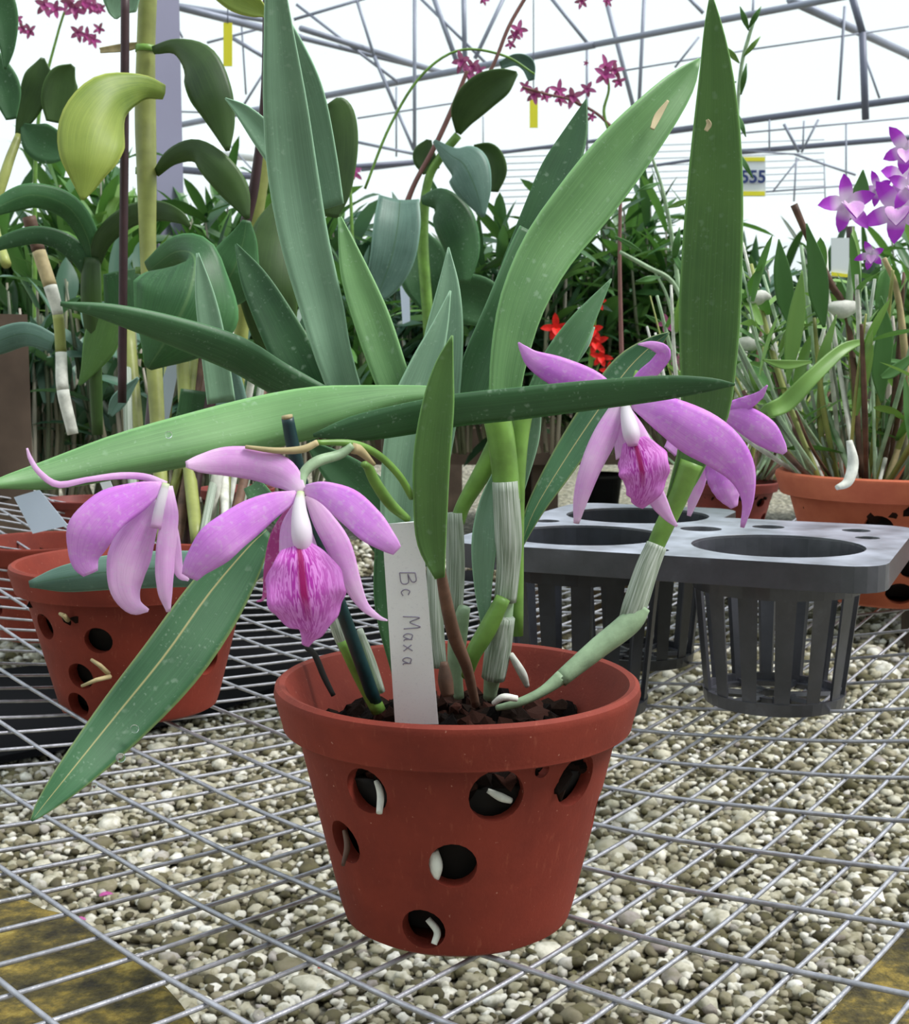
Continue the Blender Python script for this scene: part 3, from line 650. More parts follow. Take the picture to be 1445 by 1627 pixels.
flower([(993,640,Yh,6),(998,665,Yh-.006,12),(1004,690,Yh-.012,14),(1006,708,Yh-.014,8)], [
 ('petal', [(985,640,Yh,8,8),(945,616,Yh-.005,20,24),(890,594,Yh-.008,22,26),(850,575,Yh-.010,14,18),(832,556,Yh-.010,6,8),(824,544,Yh-.010,1,1)][::1], 'petal', dict(fold=-.2)),
 ('sepal', [(995,636,Yh,8,8),(1020,602,Yh,12,12),(1044,580,Yh-.004,12,12),(1054,560,Yh-.008,10,12),(1036,548,Yh-.012,7,6),(1014,547,Yh-.014,1,1)], 'petal', dict(fold=-.2)),
 ('sepal', [(985,640,Yh,10,10),(962,690,Yh-.006,20,18),(940,740,Yh-.010,17,17),(924,790,Yh-.010,12,12),(916,832,Yh-.008,4,4)], 'petal_pale', dict(fold=-.35)),
 ('petal', [(1005,640,Yh,8,8),(1050,655,Yh-.008,28,28),(1100,684,Yh-.014,38,36),(1145,714,Yh-.016,38,34),(1176,752,Yh-.014,26,20),(1188,795,Yh-.010,10,9),(1180,838,Yh-.006,3,3)], 'petal', dict(fold=-.25, ruffle=.08, rk=2)),
 ('sepal', [(1030,760,Yh+.002,14,14),(1046,795,Yh+.002,14,14),(1062,820,Yh+.002,8,8),(1076,836,Yh+.002,2,2)], 'petal_pale', dict(fold=-.2)),
 ('lip_tube', [(992,650,Yh+.003,10,10),(1000,680,Yh,22,26),(1012,715,Yh-.004,28,36)], 'petal_pale', dict(fold=-.5)),
 ('lip', [(1008,698,Yh-.010,18,18),(1016,722,Yh-.014,40,34),(1022,750,Yh-.016,42,38),(1022,776,Yh-.014,32,30),(1016,796,Yh-.010,18,22),(1012,804,Yh-.006,10,10)], 'lip', dict(fold=-.25, ruffle=.12, rk=3, n=30, m=14)),
])
Yk = .04
flower([(1150,650,Yk,7),(1145,680,Yk,9),(1140,700,Yk,8)], [
 ('sepal', [(1146,652,Yk,8,8),(1175,645,Yk-.004,12,12),(1205,630,Yk-.008,7,7),(1220,612,Yk-.010,1,1)], 'petal', dict(fold=-.2, ruffle=.1)),
 ('petal', [(1146,655,Yk,10,10),(1180,666,Yk-.006,22,20),(1215,688,Yk-.010,23,22),(1238,708,Yk-.010,12,14),(1248,720,Yk-.010,4,4)], 'petal', dict(fold=-.2)),
 ('petal', [(1120,650,Yk,10,10),(1090,690,Yk-.006,24,22),(1065,718,Yk-.008,10,12)], 'petal', dict(fold=-.2)),
 ('lip', [(1140,700,Yk-.002,12,12),(1145,745,Yk-.006,26,24),(1155,780,Yk-.008,24,20),(1168,806,Yk-.008,5,6)], 'petal', dict(fold=-.3, ruffle=.1)),
 ('sepal', [(1118,730,Yk+.004,10,10),(1108,770,Yk+.004,12,12),(1095,820,Yk+.004,3,3)], 'petal_pale', dict(fold=-.2)),
])
reparent(orchid)
# stake tied behind the flowers
st_o = ptube('plant_stake', [(457,664,-.10,10),(468,720,-.095,11),(500,850,-.08,11),(540,960,-.055,11),(598,1120,-.02,11)], M['stake_green'])
tag(st_o, 'dark green stake with a pale cut top in the front pot', 'stake')
ptube('cut_top', [(456,660,-.1002,9),(457,665,-.10,9)], M['bract_tan'], st_o, seg=2)
# name tag
mb = MB(); tl, tr_, br, bl = P(607,833,-.075), P(670,828,-.075), P(697,1150,-.052), P(628,1150,-.052)
n_ = (tr_-tl).cross(bl-tl).normalized(); n_ = n_ if n_.dot(CAM-tl) > 0 else -n_
def tagpt(s, t_): return (tl*(1-s)+tr_*s)*(1-t_) + (bl*(1-s)+br*s)*t_
out = [(0,.02),(.04,.005),(.12,0),(.88,0),(.97,.006),(1,.022),(1,1),(0,1)]
V = [tagpt(*q)+n_*.0005 for q in out]+[tagpt(*q)-n_*.0005 for q in out]; k = len(out)
mb.add(V, [tuple(range(k)), tuple(range(k,2*k))[::-1]]+[(i,(i+1)%k,k+(i+1)%k,k+i) for i in range(k)])
pt = mb.build('plant_label', M['tagw'], smooth=False); tag(pt, 'white plastic plant label with pencil writing standing in the front pot', 'label')
# handwriting runs down the label: each glyph is strokes in a cell; x = along the label (down), y = across
G = {'B': [[(0,0),(.05,1)],[(.05,1),(.5,1.02),(.55,.75),(.1,.52)],[(.1,.52),(.6,.5),(.6,.08),(0,0)]], 'c': [[(.5,.5),(.2,.62),(.05,.3),(.25,.02),(.55,.12)]],
     'M': [[(0,0),(.1,1),(.35,.4),(.65,1),(.72,0)]], 'a': [[(.5,.5),(.15,.6),(.02,.25),(.25,.0),(.5,.4)],[(.5,.58),(.5,.1),(.62,.0)]],
     'x': [[(0,.55),(.5,0)],[(.5,.58),(0,0)]], 'i': [[(.1,.5),(.1,.08),(.2,0)],[(.1,.8),(.12,.84)]]}
def glyph(mb, ch, a0, w, c0, h):
    for s in G[ch]:
        S = catmull(s, 6*(len(s)))
        tube_geo(mb, [tagpt(1-(c0+q[1]*h) if False else (c0+q[1]*h), a0+q[0]*w)+n_*.0006 for q in S], .00028, 5)
mb = MB()
for ch,a0,w,c0,h in (('B',.235,.085,.36,.38),('c',.315,.06,.36,.34),('M',.45,.085,.36,.40),('a',.535,.06,.34,.36),('x',.592,.06,.32,.36),('a',.655,.06,.28,.34)): glyph(mb, ch, a0, w, c0, h)
mb.build('writing', M['pencil'], pt)

t = NT('water'); t.set(Base_Color=(.9,.95,.95), Roughness=.03, Transmission_Weight=1.0, IOR=1.33); M['water'] = t.m
for k_,(px,py,Y_,r_) in enumerate(((214,1158,-.1385,7),(192,1204,-.146,8),(268,691,-.092,6),(150,1248,-.155,5))):
    c = P(px,py,Y_); v0,f0 = ico(3); mb = MB(); rr = r_*depth(c)/F_PX; mb.add([c+Vector((q[0]*rr, q[1]*rr*.5, q[2]*rr)) for q in v0], f0.tolist()); mb.build('water_drop', M['water'], orchid)
    bpy.context.view_layer.update()
for c in [c for c in COL.objects if c.name.startswith('water_drop')]: c.matrix_parent_inverse = Matrix.Translation(-orchid.location)
# ------------------------------------------------------------ black tray with round cells
TR = math.radians(-24); u_ = Vector((-math.cos(TR), -math.sin(TR), 0)); v_ = Vector((-math.sin(TR), math.cos(TR), 0)); C1 = Vector((.2585, .3480, 0))
ZT = .157; PT = .163
cells = [(0,0),(1,0),(1,1)]; pot_r_c = Vector((.437,.597,0))
tray = thing('nursery_tray', 'dark plastic carrier tray with round slatted cells on the right of the bench', 'tray', (C1.x, C1.y, .035))
def cellc(i,j): return C1 + u_*(PT*i) + v_*(PT*j)
# slab: rounded rectangle minus round holes
def W2(a,b): q = C1+u_*a+v_*b; return (q.x,q.y)
poly=[]
for (a,b,st_) in ((-.092,-.092,180),( .255,-.092,270),(.255,.255,0),(.082,.255,90),(.082,.175,None),(-.092,.175,90)):
    if st_ is None: poly.append(W2(a,b)); continue
    rr=.03; ca_=a+(rr if a<0 else -rr); cb_=b+(rr if b<0 else -rr)
    if (a,b)==(.082,.255): ca_=a+rr
    for q in range(6):
        an=math.radians(st_+q*18); poly.append(W2(ca_+rr*math.cos(an), cb_+rr*math.sin(an)))
mb = MB(); ar = sum(poly[i][0]*poly[(i+1)%len(poly)][1]-poly[(i+1)%len(poly)][0]*poly[i][1] for i in range(len(poly)))
if ar < 0: poly.reverse()
prism(mb, poly, ZT-.020, ZT)
slab = mb.build('tray_deck', M['tray_grey'], None, smooth=False)
cuts = []
for (a,b,r) in [(PT*i,PT*j,.068) for i,j in cells]+[(.0815,.0815,.018),(-.06,.078,.010),(.0815,-.066,.010),(.226,.0815,.012),(-.045,.125,.012),(.03,.12,.014)]:
    q = W2(a,b); cm = MB(); lathe(cm, [(r,ZT-.05),(r,ZT+.05)], 48, q[0], q[1], cap=True); cuts.append(cm)
me = carve(slab, cuts); me.materials.append(M['tray_grey']); me.materials.append(M['tray_sheen'])
for f_ in me.polygons: f_.material_index = 1 if f_.normal.z > .9 else 0  # upward faces get the painted sheen, sides stay dark
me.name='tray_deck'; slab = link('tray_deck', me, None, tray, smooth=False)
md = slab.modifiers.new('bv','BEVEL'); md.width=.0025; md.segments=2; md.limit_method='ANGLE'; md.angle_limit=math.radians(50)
def cell_mesh(c, dark, R=.0685, zb=None, h=None):
    mb = MB(); zb = .034 if zb is None else zb; n = 14
    lathe(mb, [(R-.0015,ZT-.002),(R,ZT-.002),(R-.002,ZT-.034),(R-.0045,ZT-.034),(R-.0015,ZT-.002)], 40, c.x, c.y)
    rb = R*.80
    for q in range(n):
        a = 2*math.pi*q/n + .1; wd = .0085
        def ringpt(r, a, z): return (c.x+r*math.cos(a), c.y+r*math.sin(a), z)
        da_ = wd/R; r1, r0 = R-.003, rb
        V = [ringpt(r1,a-da_,ZT-.03),ringpt(r1,a+da_,ZT-.03),ringpt(r1-.003,a+da_*.8,ZT-.03),ringpt(r1-.003,a-da_*.8,ZT-.03),
             ringpt(r0,a-da_*.8,zb),ringpt(r0,a+da_*.8,zb),ringpt(r0-.003,a+da_*.6,zb),ringpt(r0-.003,a-da_*.6,zb)]
        mb.add(V, [(0,1,5,4),(1,2,6,5),(2,3,7,6),(3,0,4,7),(0,3,2,1),(4,5,6,7)])
        if q%2==0:
            mb2 = [(c.x+.012*math.cos(a), c.y+.012*math.sin(a)), (c.x+rb*math.cos(a), c.y+rb*math.sin(a))]
            tube_geo(mb, [Vector((*mb2[0], zb+.003)), Vector((*mb2[1], zb+.003))], .0035, 6)
    lathe(mb, [(rb-.008,zb),(rb+.0005,zb),(rb+.002,zb+.010),(rb-.002,zb+.010),(rb-.002,zb+.004),(rb-.008,zb+.004),(rb-.008,zb)], 40, c.x, c.y)
    lathe(mb, [(.012,zb),(.018,zb),(.018,zb+.005),(.012,zb+.005),(.012,zb)], 24, c.x, c.y)
    return mb.build('tray_cell', M['tray_black'] if dark else M['tray_grey'], tray, smooth=False)
for (i,j) in cells: cell_mesh(cellc(i,j), not (i==0 and j==0), zb=sag(cellc(i,j).x)+.004)
reparent(tray)

# ------------------------------------------------------------ generic orchid builders
def rdir(elev_lo, elev_hi, R_=random):
    a = R_.uniform(0, 2*math.pi); e = math.radians(R_.uniform(elev_lo, elev_hi)); return Vector((math.cos(a)*math.cos(e), math.sin(a)*math.cos(e), math.sin(e)))
def foliage_mat(name, cols, trans=.2):
    t = NT(name); g = t.new('ShaderNodeNewGeometry')
    n = len(cols); base = t.ramp(g.outputs['Random Per Island'], [(i/(n-1), c) for i,c in enumerate(cols)])
    t.set(Base_Color=base, Roughness=.42); t.translucent(t.mix(.4, base, (.2,.45,.04)), trans); M[name]=t.m
foliage_mat('fol_dark', [(.010,.032,.018),(.022,.07,.03),(.035,.10,.045),(.05,.13,.06),(.09,.20,.06)])
foliage_mat('fol_mid', [(.03,.09,.03),(.06,.17,.05),(.10,.25,.06),(.16,.33,.08)])
foliage_mat('fol_light', [(.08,.20,.04),(.14,.32,.07),(.24,.42,.10),(.32,.44,.18)])
foliage_mat('fol_blue', [(.04,.10,.07),(.08,.17,.12),(.13,.24,.18)])
foliage_mat('stem_mix', [(.06,.08,.04),(.13,.15,.09),(.25,.22,.16),(.42,.38,.32),(.16,.20,.06)], .05)
foliage_mat('magenta_bloom', [(.32,.03,.18),(.48,.05,.30),(.66,.12,.44)], .25)
foliage_mat('purple_bloom', [(.52,.10,.66),(.66,.22,.80),(.80,.50,.88)], .25)

t = NT('pale_purple_bloom'); u,v,uv = t.uv()
b0 = t.ramp(u, [(0,(.85,.80,.86)),(.35,(.78,.55,.84)),(.6,srgb(190,70,215)),(1,srgb(168,40,200))]); t.set(Base_Color=b0, Roughness=.5); t.translucent(b0, .3); M['purple_bloom'] = t.m
def bloom_geo(mb, c, size, face=Vector((0,-1,0)), R_=random, mi=0, petals=5):
    face = face.normalized(); e1 = face.cross(Vector((0,0,1))).normalized(); e2 = e1.cross(face).normalized(); a0 = R_.uniform(0, 6.28)
    for q in range(petals):
        a = a0+2*math.pi*q/petals; d = (e1*math.cos(a)+e2*math.sin(a)+face*.25)
        strap(mb, c, d, size*.55*R_.uniform(.85,1.15), size*.26, 3.0/size*.2, 5, up=face, fold=.2, mi=mi)
    strap(mb, c, face+e2*-.6, size*.45, size*.34, 4/size*.2, 5, up=face, fold=.6, mi=mi)

def bush(name, label, cat, base, h, spread, n, lw, ll, fmat, group=None, lean=(0,0), stems=8, elev=(20,80), bare=.15, seed=0, name_leaf='foliage'):
    R_ = random.Random(seed); root = thing(name, label, cat, base, group); sb = MB(); fb = MB(); base = Vector(base)
    for s in range(stems):
        a = R_.uniform(0,6.28); top = base + Vector((lean[0]*h+math.cos(a)*spread*R_.random(), lean[1]*h+math.sin(a)*spread*R_.random(), h*R_.uniform(.6,1)))
        b0 = base + Vector((math.cos(a)*.03, math.sin(a)*.03, 0)); mid = (b0+top)/2 + Vector((math.cos(a),math.sin(a),0))*spread*.12
        pts = [Vector(q) for q in catmull([b0,mid,top], 7)]
        tube_geo(sb, pts, [.005,.005,.0045,.004,.004,.003,.002], 5)
        for k in range(max(1, n//stems)):
            u = R_.uniform(bare, 1); q = pts[0].lerp(pts[-1], u) if False else pts[min(6,int(u*6))].lerp(pts[min(6,int(u*6)+1)], u*6-int(u*6))
            strap(fb, q, rdir(*elev, R_), ll*R_.uniform(.6,1.2), lw*R_.uniform(.6,1.2), R_.uniform(1,6), 6, twist=R_.uniform(-1,1))
    sb.build('stems', M['stem_mix'], root); fb.build(name_leaf, M[fmat], root); reparent(root); return root

# ------------------------------------------------------------ left group (broad-leaved canes in pots)
def PL(root, pts, mat, **kw): return leaf('leaf', pts, M[mat], root, thick=.0014, **kw)
cane = thing('broadleaf_orchid', 'tall broad-leaved cane orchid beside the grey post, with one yellowing leaf', 'orchid plant', P(262,905,.42))
ptube('stem', [(236,-30,.55,15),(232,75,.55,15),(231,180,.55,17),(233,270,.54,16),(236,420,.53,13),(244,560,.50,13),(255,760,.46,11),(262,905,.42,9)], M['cane'], cane, seg=40)
for yy in (78,272,430): ptube('node', [(232,yy-5,.55,17),(232,yy+5,.55,17)], M['stem_green'], cane, seg=3)
PL(cane, [(262,148,.52,10,12),(225,140,.50,20,22),(180,158,.47,34,44),(150,200,.45,54,52),(140,250,.44,44,44),(136,290,.44,20,22),(131,318,.44,2,2)], 'leaf_yellow', fold=-.3)
PL(cane, [(243,80,.54,6,6),(280,72,.52,10,16),(318,95,.50,26,38),(342,145,.49,26,42),(355,195,.49,18,24),(362,240,.49,3,3)], 'leaf_olive', fold=-.25)
PL(cane, [(247,276,.54,5,6),(275,250,.52,14,12),(312,238,.50,16,22),(350,265,.49,20,30),(378,305,.49,18,24),(394,348,.49,3,3)], 'leaf_olive', fold=-.25)
PL(cane, [(236,430,.50,14,8),(280,400,.47,24,30),(310,410,.44,40,60),(300,470,.42,86,88),(270,530,.42,70,66),(235,585,.43,6,6)], 'leaf_broad', fold=-.35)
PL(cane, [(228,70,.55,3,3),(200,75,.55,6,6),(160,80,.57,4,4)], 'bract_tan')
PL(cane, [(215,-30,.52,14,14),(192,0,.52,28,28),(185,18,.52,16,16),(184,30,.52,2,2)], 'leaf_grey')
PL(cane, [(340,-30,.52,20,20),(378,-5,.52,24,24),(410,15,.52,14,14),(422,26,.52,2,2)], 'leaf_yellow')
reparent(cane)
young = thing('broadleaf_orchid', 'young broad-leaved orchid shoot opening in a fan to the left of the tall cane', 'orchid plant', P(150,640,.62))
ptube('stem', [(146,410,.60,14),(145,470,.60,17),(150,560,.61,12),(155,690,.62,9)], M['leaf_olive'], young)
PL(young, [(146,430,.60,8,8),(140,380,.59,14,18),(110,330,.57,20,20),(60,310,.55,20,18),(20,318,.54,18,16),(-30,345,.53,4,4)], 'leaf_broad', fold=-.3)
PL(young, [(150,425,.60,8,8),(165,380,.59,16,14),(205,345,.58,18,16),(250,335,.57,16,16),(285,345,.56,10,10),(302,360,.56,2,2)], 'leaf_olive', fold=-.2)
PL(young, [(143,440,.60,8,8),(118,400,.59,14,18),(70,378,.58,10,18),(20,385,.57,8,16),(-30,402,.56,4,4)], 'leaf_deep', fold=-.2)
PL(young, [(175,505,.60,26,30),(160,550,.60,24,28),(140,590,.60,10,12),(126,612,.60,2,2)], 'leaf_young', fold=-.2)
PL(young, [(190,430,.64,30,26),(200,470,.64,40,34),(205,510,.64,30,30)], 'leaf_deep', fold=-.2)
PL(young, [(84,545,.66,14,14),(40,530,.66,20,18),(-10,545,.66,20,18),(-40,560,.66,4,4)], 'leaf_blue', fold=-.2)
reparent(young)
dry = thing('bamboo_cane', 'old banded cane with brown broken top leaning at the far left', 'cane', P(115,700,.60))
pp = [(46,345,.62,11),(62,400,.62,11),(80,455,.61,11),(92,500,.61,9),(97,560,.61,9),(100,620,.60,10),(116,690,.60,9)]
S = catmull(pp, 37)
for i in range(6):
    seg = [tuple(s) for s in S[i*6:i*6+7]]; ptube('segment', seg, M[['stem_brown','bract_tan','root_white','cane','root_white','root_white'][i]] if i else M['stem_brown'], dry, seg=8)
reparent(dry)
canes2 = thing('cane_cluster', 'bare old orchid canes and papery sheaths crowding behind the left flowers', 'orchid plant', P(260,860,.60))
R5 = random.Random(5)
for i in range(16):
    x0 = R5.uniform(215,390); x1 = x0+R5.uniform(-40,70); r_ = R5.uniform(5,11)
    ptube('stem', [(x1,R5.uniform(500,600),.62+R5.random()*.2,r_),((x0+x1)/2+R5.uniform(-8,8),720,.6+R5.random()*.1,r_),(x0,R5.uniform(850,880),.50+R5.random()*.1,r_)], M[R5.choice(['stake_brown','sheath','stem_pale','stem_brown','cane','sheath','stake_brown','olive'] if False else ['stake_brown','sheath','stem_pale','stem_brown','cane','root_white','stake_brown'])], canes2)
PL(canes2, [(175,660,.60,4,4),(190,635,.60,12,12),(220,600,.60,2,2)], 'leaf_blue')
PL(canes2, [(310,620,.62,22,22),(300,700,.62,24,24),(290,760,.62,14,14)], 'leaf_deep')
PL(canes2, [(345,560,.62,24,20),(362,640,.62,30,24),(375,700,.62,12,12)], 'leaf_blue')
reparent(canes2)
# second cane with stakes
tall2 = thing('broadleaf_orchid', 'second broad-leaved cane orchid behind the longest upright strap leaf', 'orchid plant', P(380,640,.70))
ptube('stem', [(424,230,.70,12),(412,300,.70,13),(402,370,.70,13),(388,480,.70,12),(378,600,.70,11),(370,760,.68,9)], M['cane'], tall2)
PL(tall2, [(440,560,.66,30,30),(430,460,.64,50,44),(440,370,.66,40,34),(452,310,.68,8,8)], 'leaf_olive', fold=-.2)
PL(tall2, [(525,345,.60,10,12),(530,300,.60,22,28),(535,230,.60,30,34),(535,180,.60,28,28),(525,162,.60,12,12)], 'leaf_olive', fold=-.2)
PL(tall2, [(330,470,.62,30,30),(365,440,.60,50,44),(385,390,.60,30,26),(392,350,.60,6,6)], 'leaf_broad', fold=-.2)
reparent(tall2)
for pts, lab in (([(199,-20,.50,7),(198,200,.50,7),(196,420,.50,7),(194,640,.50,7)], 'thin dark brown stake beside the tall cane at upper left'),
                 ([(424,-20,.64,6),(420,150,.64,6),(405,290,.64,8),(386,375,.64,9),(356,540,.62,9),(322,700,.60,9),(296,880,.56,9)], 'dark brown stake leaning behind the longest upright leaf')):
    tag(ptube('plant_stake', pts, M['stake_brown']), lab, 'stake')
tag(leaf('fleshy_leaf', [(424,905,.17,5,5),(380,905,.175,24,22),(280,902,.18,28,24),(180,908,.18,26,24),(100,918,.18,20,16),(48,928,.18,2,2)], M['leaf_blue'], None, fold=-.5, thick=.005), 'thick grey-green leaf lying across the rim of the left terracotta pot', 'leaf')
# dark leaves at the upper left
dl = thing('broadleaf_orchid', 'dark-leaved orchid at the left edge with upright oval leaves', 'orchid plant', P(20,420,.8))
ptube('stem', [(30,215,.9,6),(10,270,.88,8),(-10,350,.86,8),(10,420,.8,8)], M['cane'], dl)
PL(dl, [(28,215,.9,4,4),(44,170,.9,16,20),(62,125,.9,22,22),(68,92,.9,3,3)], 'leaf_olive')
PL(dl, [(88,195,.9,14,14),(92,160,.9,26,24),(100,125,.9,22,24),(116,104,.9,4,4)], 'leaf_olive')
PL(dl, [(36,200,.9,5,5),(60,220,.9,26,30),(88,232,.9,24,30),(110,240,.9,10,12)], 'leaf_deep')
PL(dl, [(-30,-30,.7,40,40),(0,20,.7,28,24),(10,70,.7,14,12),(8,110,.7,2,2)], 'leaf_deep')
PL(dl, [(-20,90,.8,20,20),(6,140,.8,26,24),(18,190,.8,8,8)], 'leaf_deep')
reparent(dl)
# pots behind on the left
def dark_pot(px, py_rim, Y, rpx, mat, label, zs=1.0, group=None):
    c = P(px, py_rim, Y); s = rpx*depth(c)/F_PX/.0985
    o = make_pot('flower_pot', label, (c.x, c.y, c.z-.132*s*zs), pot2_me.copy(), mat, zs=zs, s=s, rot=random.random()*6, mixed=True, seed=9, group=group)
    o.data.materials.clear(); o.data.materials.append(mat); return o
dark_pot(70, 858, .75, 115, M['terra'], 'terracotta pot at the left edge behind the holed left pot')
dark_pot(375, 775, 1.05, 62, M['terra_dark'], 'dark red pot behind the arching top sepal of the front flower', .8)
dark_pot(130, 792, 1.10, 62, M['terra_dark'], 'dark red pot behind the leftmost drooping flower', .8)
for poly, Y, mat, lab in (([(22,790),(62,778),(108,835),(52,848)], .62, 'tag_blue', 'pale blue plant label leaning in the pot at the left edge'),
                          ([(245,640),(268,575),(285,577),(262,700)], .66, 'tag_blue', 'pale strip label among the old canes at left'),
                          ([(150,745),(165,740),(188,795),(172,800)], .9, 'white_card', 'slim white label in the dark red pot behind the leftmost flower'),
                          ([(634,430),(650,430),(652,510),(640,515)], 1.5, 'tag_blue', 'pale blue label hanging below the large blue-green leaf')):
    mb = MB(); q = [P(a,b,Y) for a,b in poly]; q2 = [p+Vector((0,.0012,0)) for p in q]; mb.add(q+q2, [(0,1,2,3),(7,6,5,4),(0,4,5,1),(1,5,6,2),(2,6,7,3),(3,7,4,0)])
    tag(mb.build('plant_label', M[mat], smooth=False), lab, 'label')

pa = P(10,500,1.05); pb = P(14,850,1.05)
mb = MB(); boxg(mb, (pa.x,pa.y,(pa.z+pb.z)/2), (.045,.045,pa.z-pb.z), rot=.5)
tag(mb.build('wooden_post', M['bench_wood'], smooth=False), 'dark brown wooden post at the left edge behind the arching leaf', 'post')
# ------------------------------------------------------------ broad-leaved orchid behind the middle
ctr = thing('broadleaf_orchid', 'broad-leaved orchid with blue-green drooping leaves behind the middle of the front plant', 'orchid plant', P(690,650,1.3))
ptube('stem', [(728,215,1.30,7),(700,250,1.3,7),(680,290,1.3,7),(672,380,1.3,9),(680,500,1.3,9),(690,650,1.3,9)], M['stem_green'], ctr)
PL(ctr, [(728,212,1.3,4,5),(742,178,1.28,26,20),(768,148,1.26,30,26),(798,128,1.25,20,22),(822,116,1.25,3,3)], 'leaf_olive')
PL(ctr, [(795,104,1.35,6,6),(820,96,1.35,10,8),(838,104,1.35,12,10),(845,128,1.35,5,5)], 'leaf_blue')
PL(ctr, [(690,224,1.28,3,3),(716,246,1.26,14,18),(738,262,1.24,36,34),(756,300,1.23,26,30),(768,345,1.23,3,3)], 'leaf_blue', fold=-.3)
PL(ctr, [(752,238,1.3,8,8),(778,244,1.3,16,20),(786,272,1.3,20,24),(784,305,1.3,8,8)], 'leaf_olive')
PL(ctr, [(682,222,1.32,4,4),(678,246,1.32,14,22),(688,272,1.32,12,16)], 'leaf_olive')
PL(ctr, [(636,318,1.2,30,34),(632,360,1.18,36,38),(622,410,1.17,36,34),(606,455,1.17,24,24),(594,480,1.17,3,3)], 'leaf_blue', fold=.25)
PL(ctr, [(670,318,1.28,6,6),(700,318,1.26,20,24),(722,350,1.25,32,34),(735,400,1.25,28,26),(738,450,1.25,8,8)], 'leaf_deep', fold=-.3)
PL(ctr, [(662,375,1.35,20,20),(668,410,1.34,44,36),(676,450,1.33,40,36),(690,500,1.33,10,10)], 'leaf_deep')
PL(ctr, [(690,470,1.4,30,30),(760,480,1.4,40,40),(800,520,1.4,20,20)], 'leaf_deep')
for pts in ([(745,106,1.3,3),(720,170,1.3,4),(690,235,1.3,4),(660,290,1.3,4),(640,340,1.3,5)], [(845,-20,1.3,3),(810,40,1.3,3),(790,90,1.3,3),(772,128,1.3,3)]):
    ptube('flower_spike', pts, M['spike_red'], ctr)
ptube('flower_spike', [(580,300,1.3,2.2),(620,200,1.3,2.2),(670,120,1.3,2.2),(730,80,1.3,2),(800,88,1.3,2),(850,118,1.3,1.6)], M['stem_green'], ctr)
def blooms(root, lst, mat, Y):
    for px,py,s in lst:
        c = P(px,py,Y+random.uniform(-.03,.03)); mb = MB(); bloom_geo(mb, c, s*depth(c)/F_PX, Vector((random.uniform(-.6,.6),-1,random.uniform(-.3,.2)))); mb.build('flower', M[mat], root)
blooms(ctr, [(735,98,34),(752,106,28),(745,118,28),(762,112,22),(824,48,30),(818,56,22),(812,70,18)], 'magenta_bloom', 1.3)
reparent(ctr)
spray = thing('spray_orchid', 'magenta flowering orchid spray hanging in front of the pale roof, right of the middle', 'orchid plant', P(990,640,1.7))
ptube('flower_spike', [(830,138,1.7,2),(870,150,1.7,2),(910,160,1.7,2.2),(960,190,1.7,2.5),(985,240,1.7,3),(985,420,1.7,3),(990,640,1.7,4)], M['spike_red'], spray)
ptube('flower_spike', [(960,100,1.7,2),(968,140,1.7,2),(960,180,1.7,2.5),(975,230,1.7,2.5),(985,300,1.7,3)], M['stem_green'], spray)
blooms(spray, [(835,138,22),(850,150,30),(866,152,26),(888,144,30),(890,158,26),(910,154,34),(934,142,26),(964,106,34),(962,120,34),(978,112,28),(984,130,24),(940,185,18),(768,0,18),(925,2,22),(965,2,20),(932,100,10)], 'magenta_bloom', 1.7)
reparent(spray)
left_spray = thing('spray_orchid', 'small magenta spider-like flowers hanging at the upper left', 'orchid plant', P(60,640,1.9))
ptube('flower_spike', [(120,-30,1.9,2),(90,60,1.9,2),(60,200,1.9,3),(55,420,1.9,4),(60,640,1.9,4)], M['stem_green'], left_spray)
blooms(left_spray, [(72,8,34),(88,14,30),(110,4,30),(120,14,34),(135,6,34),(150,10,28),(160,14,18),(48,50,26),(36,45,22),(125,52,28),(138,58,26),(148,64,24),(158,46,20),(28,30,20)], 'magenta_bloom', 1.9)
reparent(left_spray)
sm = thing('spray_orchid', 'pink orchid bloom beside the dark oval leaf left of the middle', 'orchid plant', P(560,620,2.2))
ptube('flower_spike', [(556,270,2.2,2),(560,400,2.2,3),(560,620,2.2,3)], M['stem_green'], sm)
blooms(sm, [(556,268,34),(562,275,28),(550,278,24)], 'magenta_bloom', 2.2); reparent(sm)

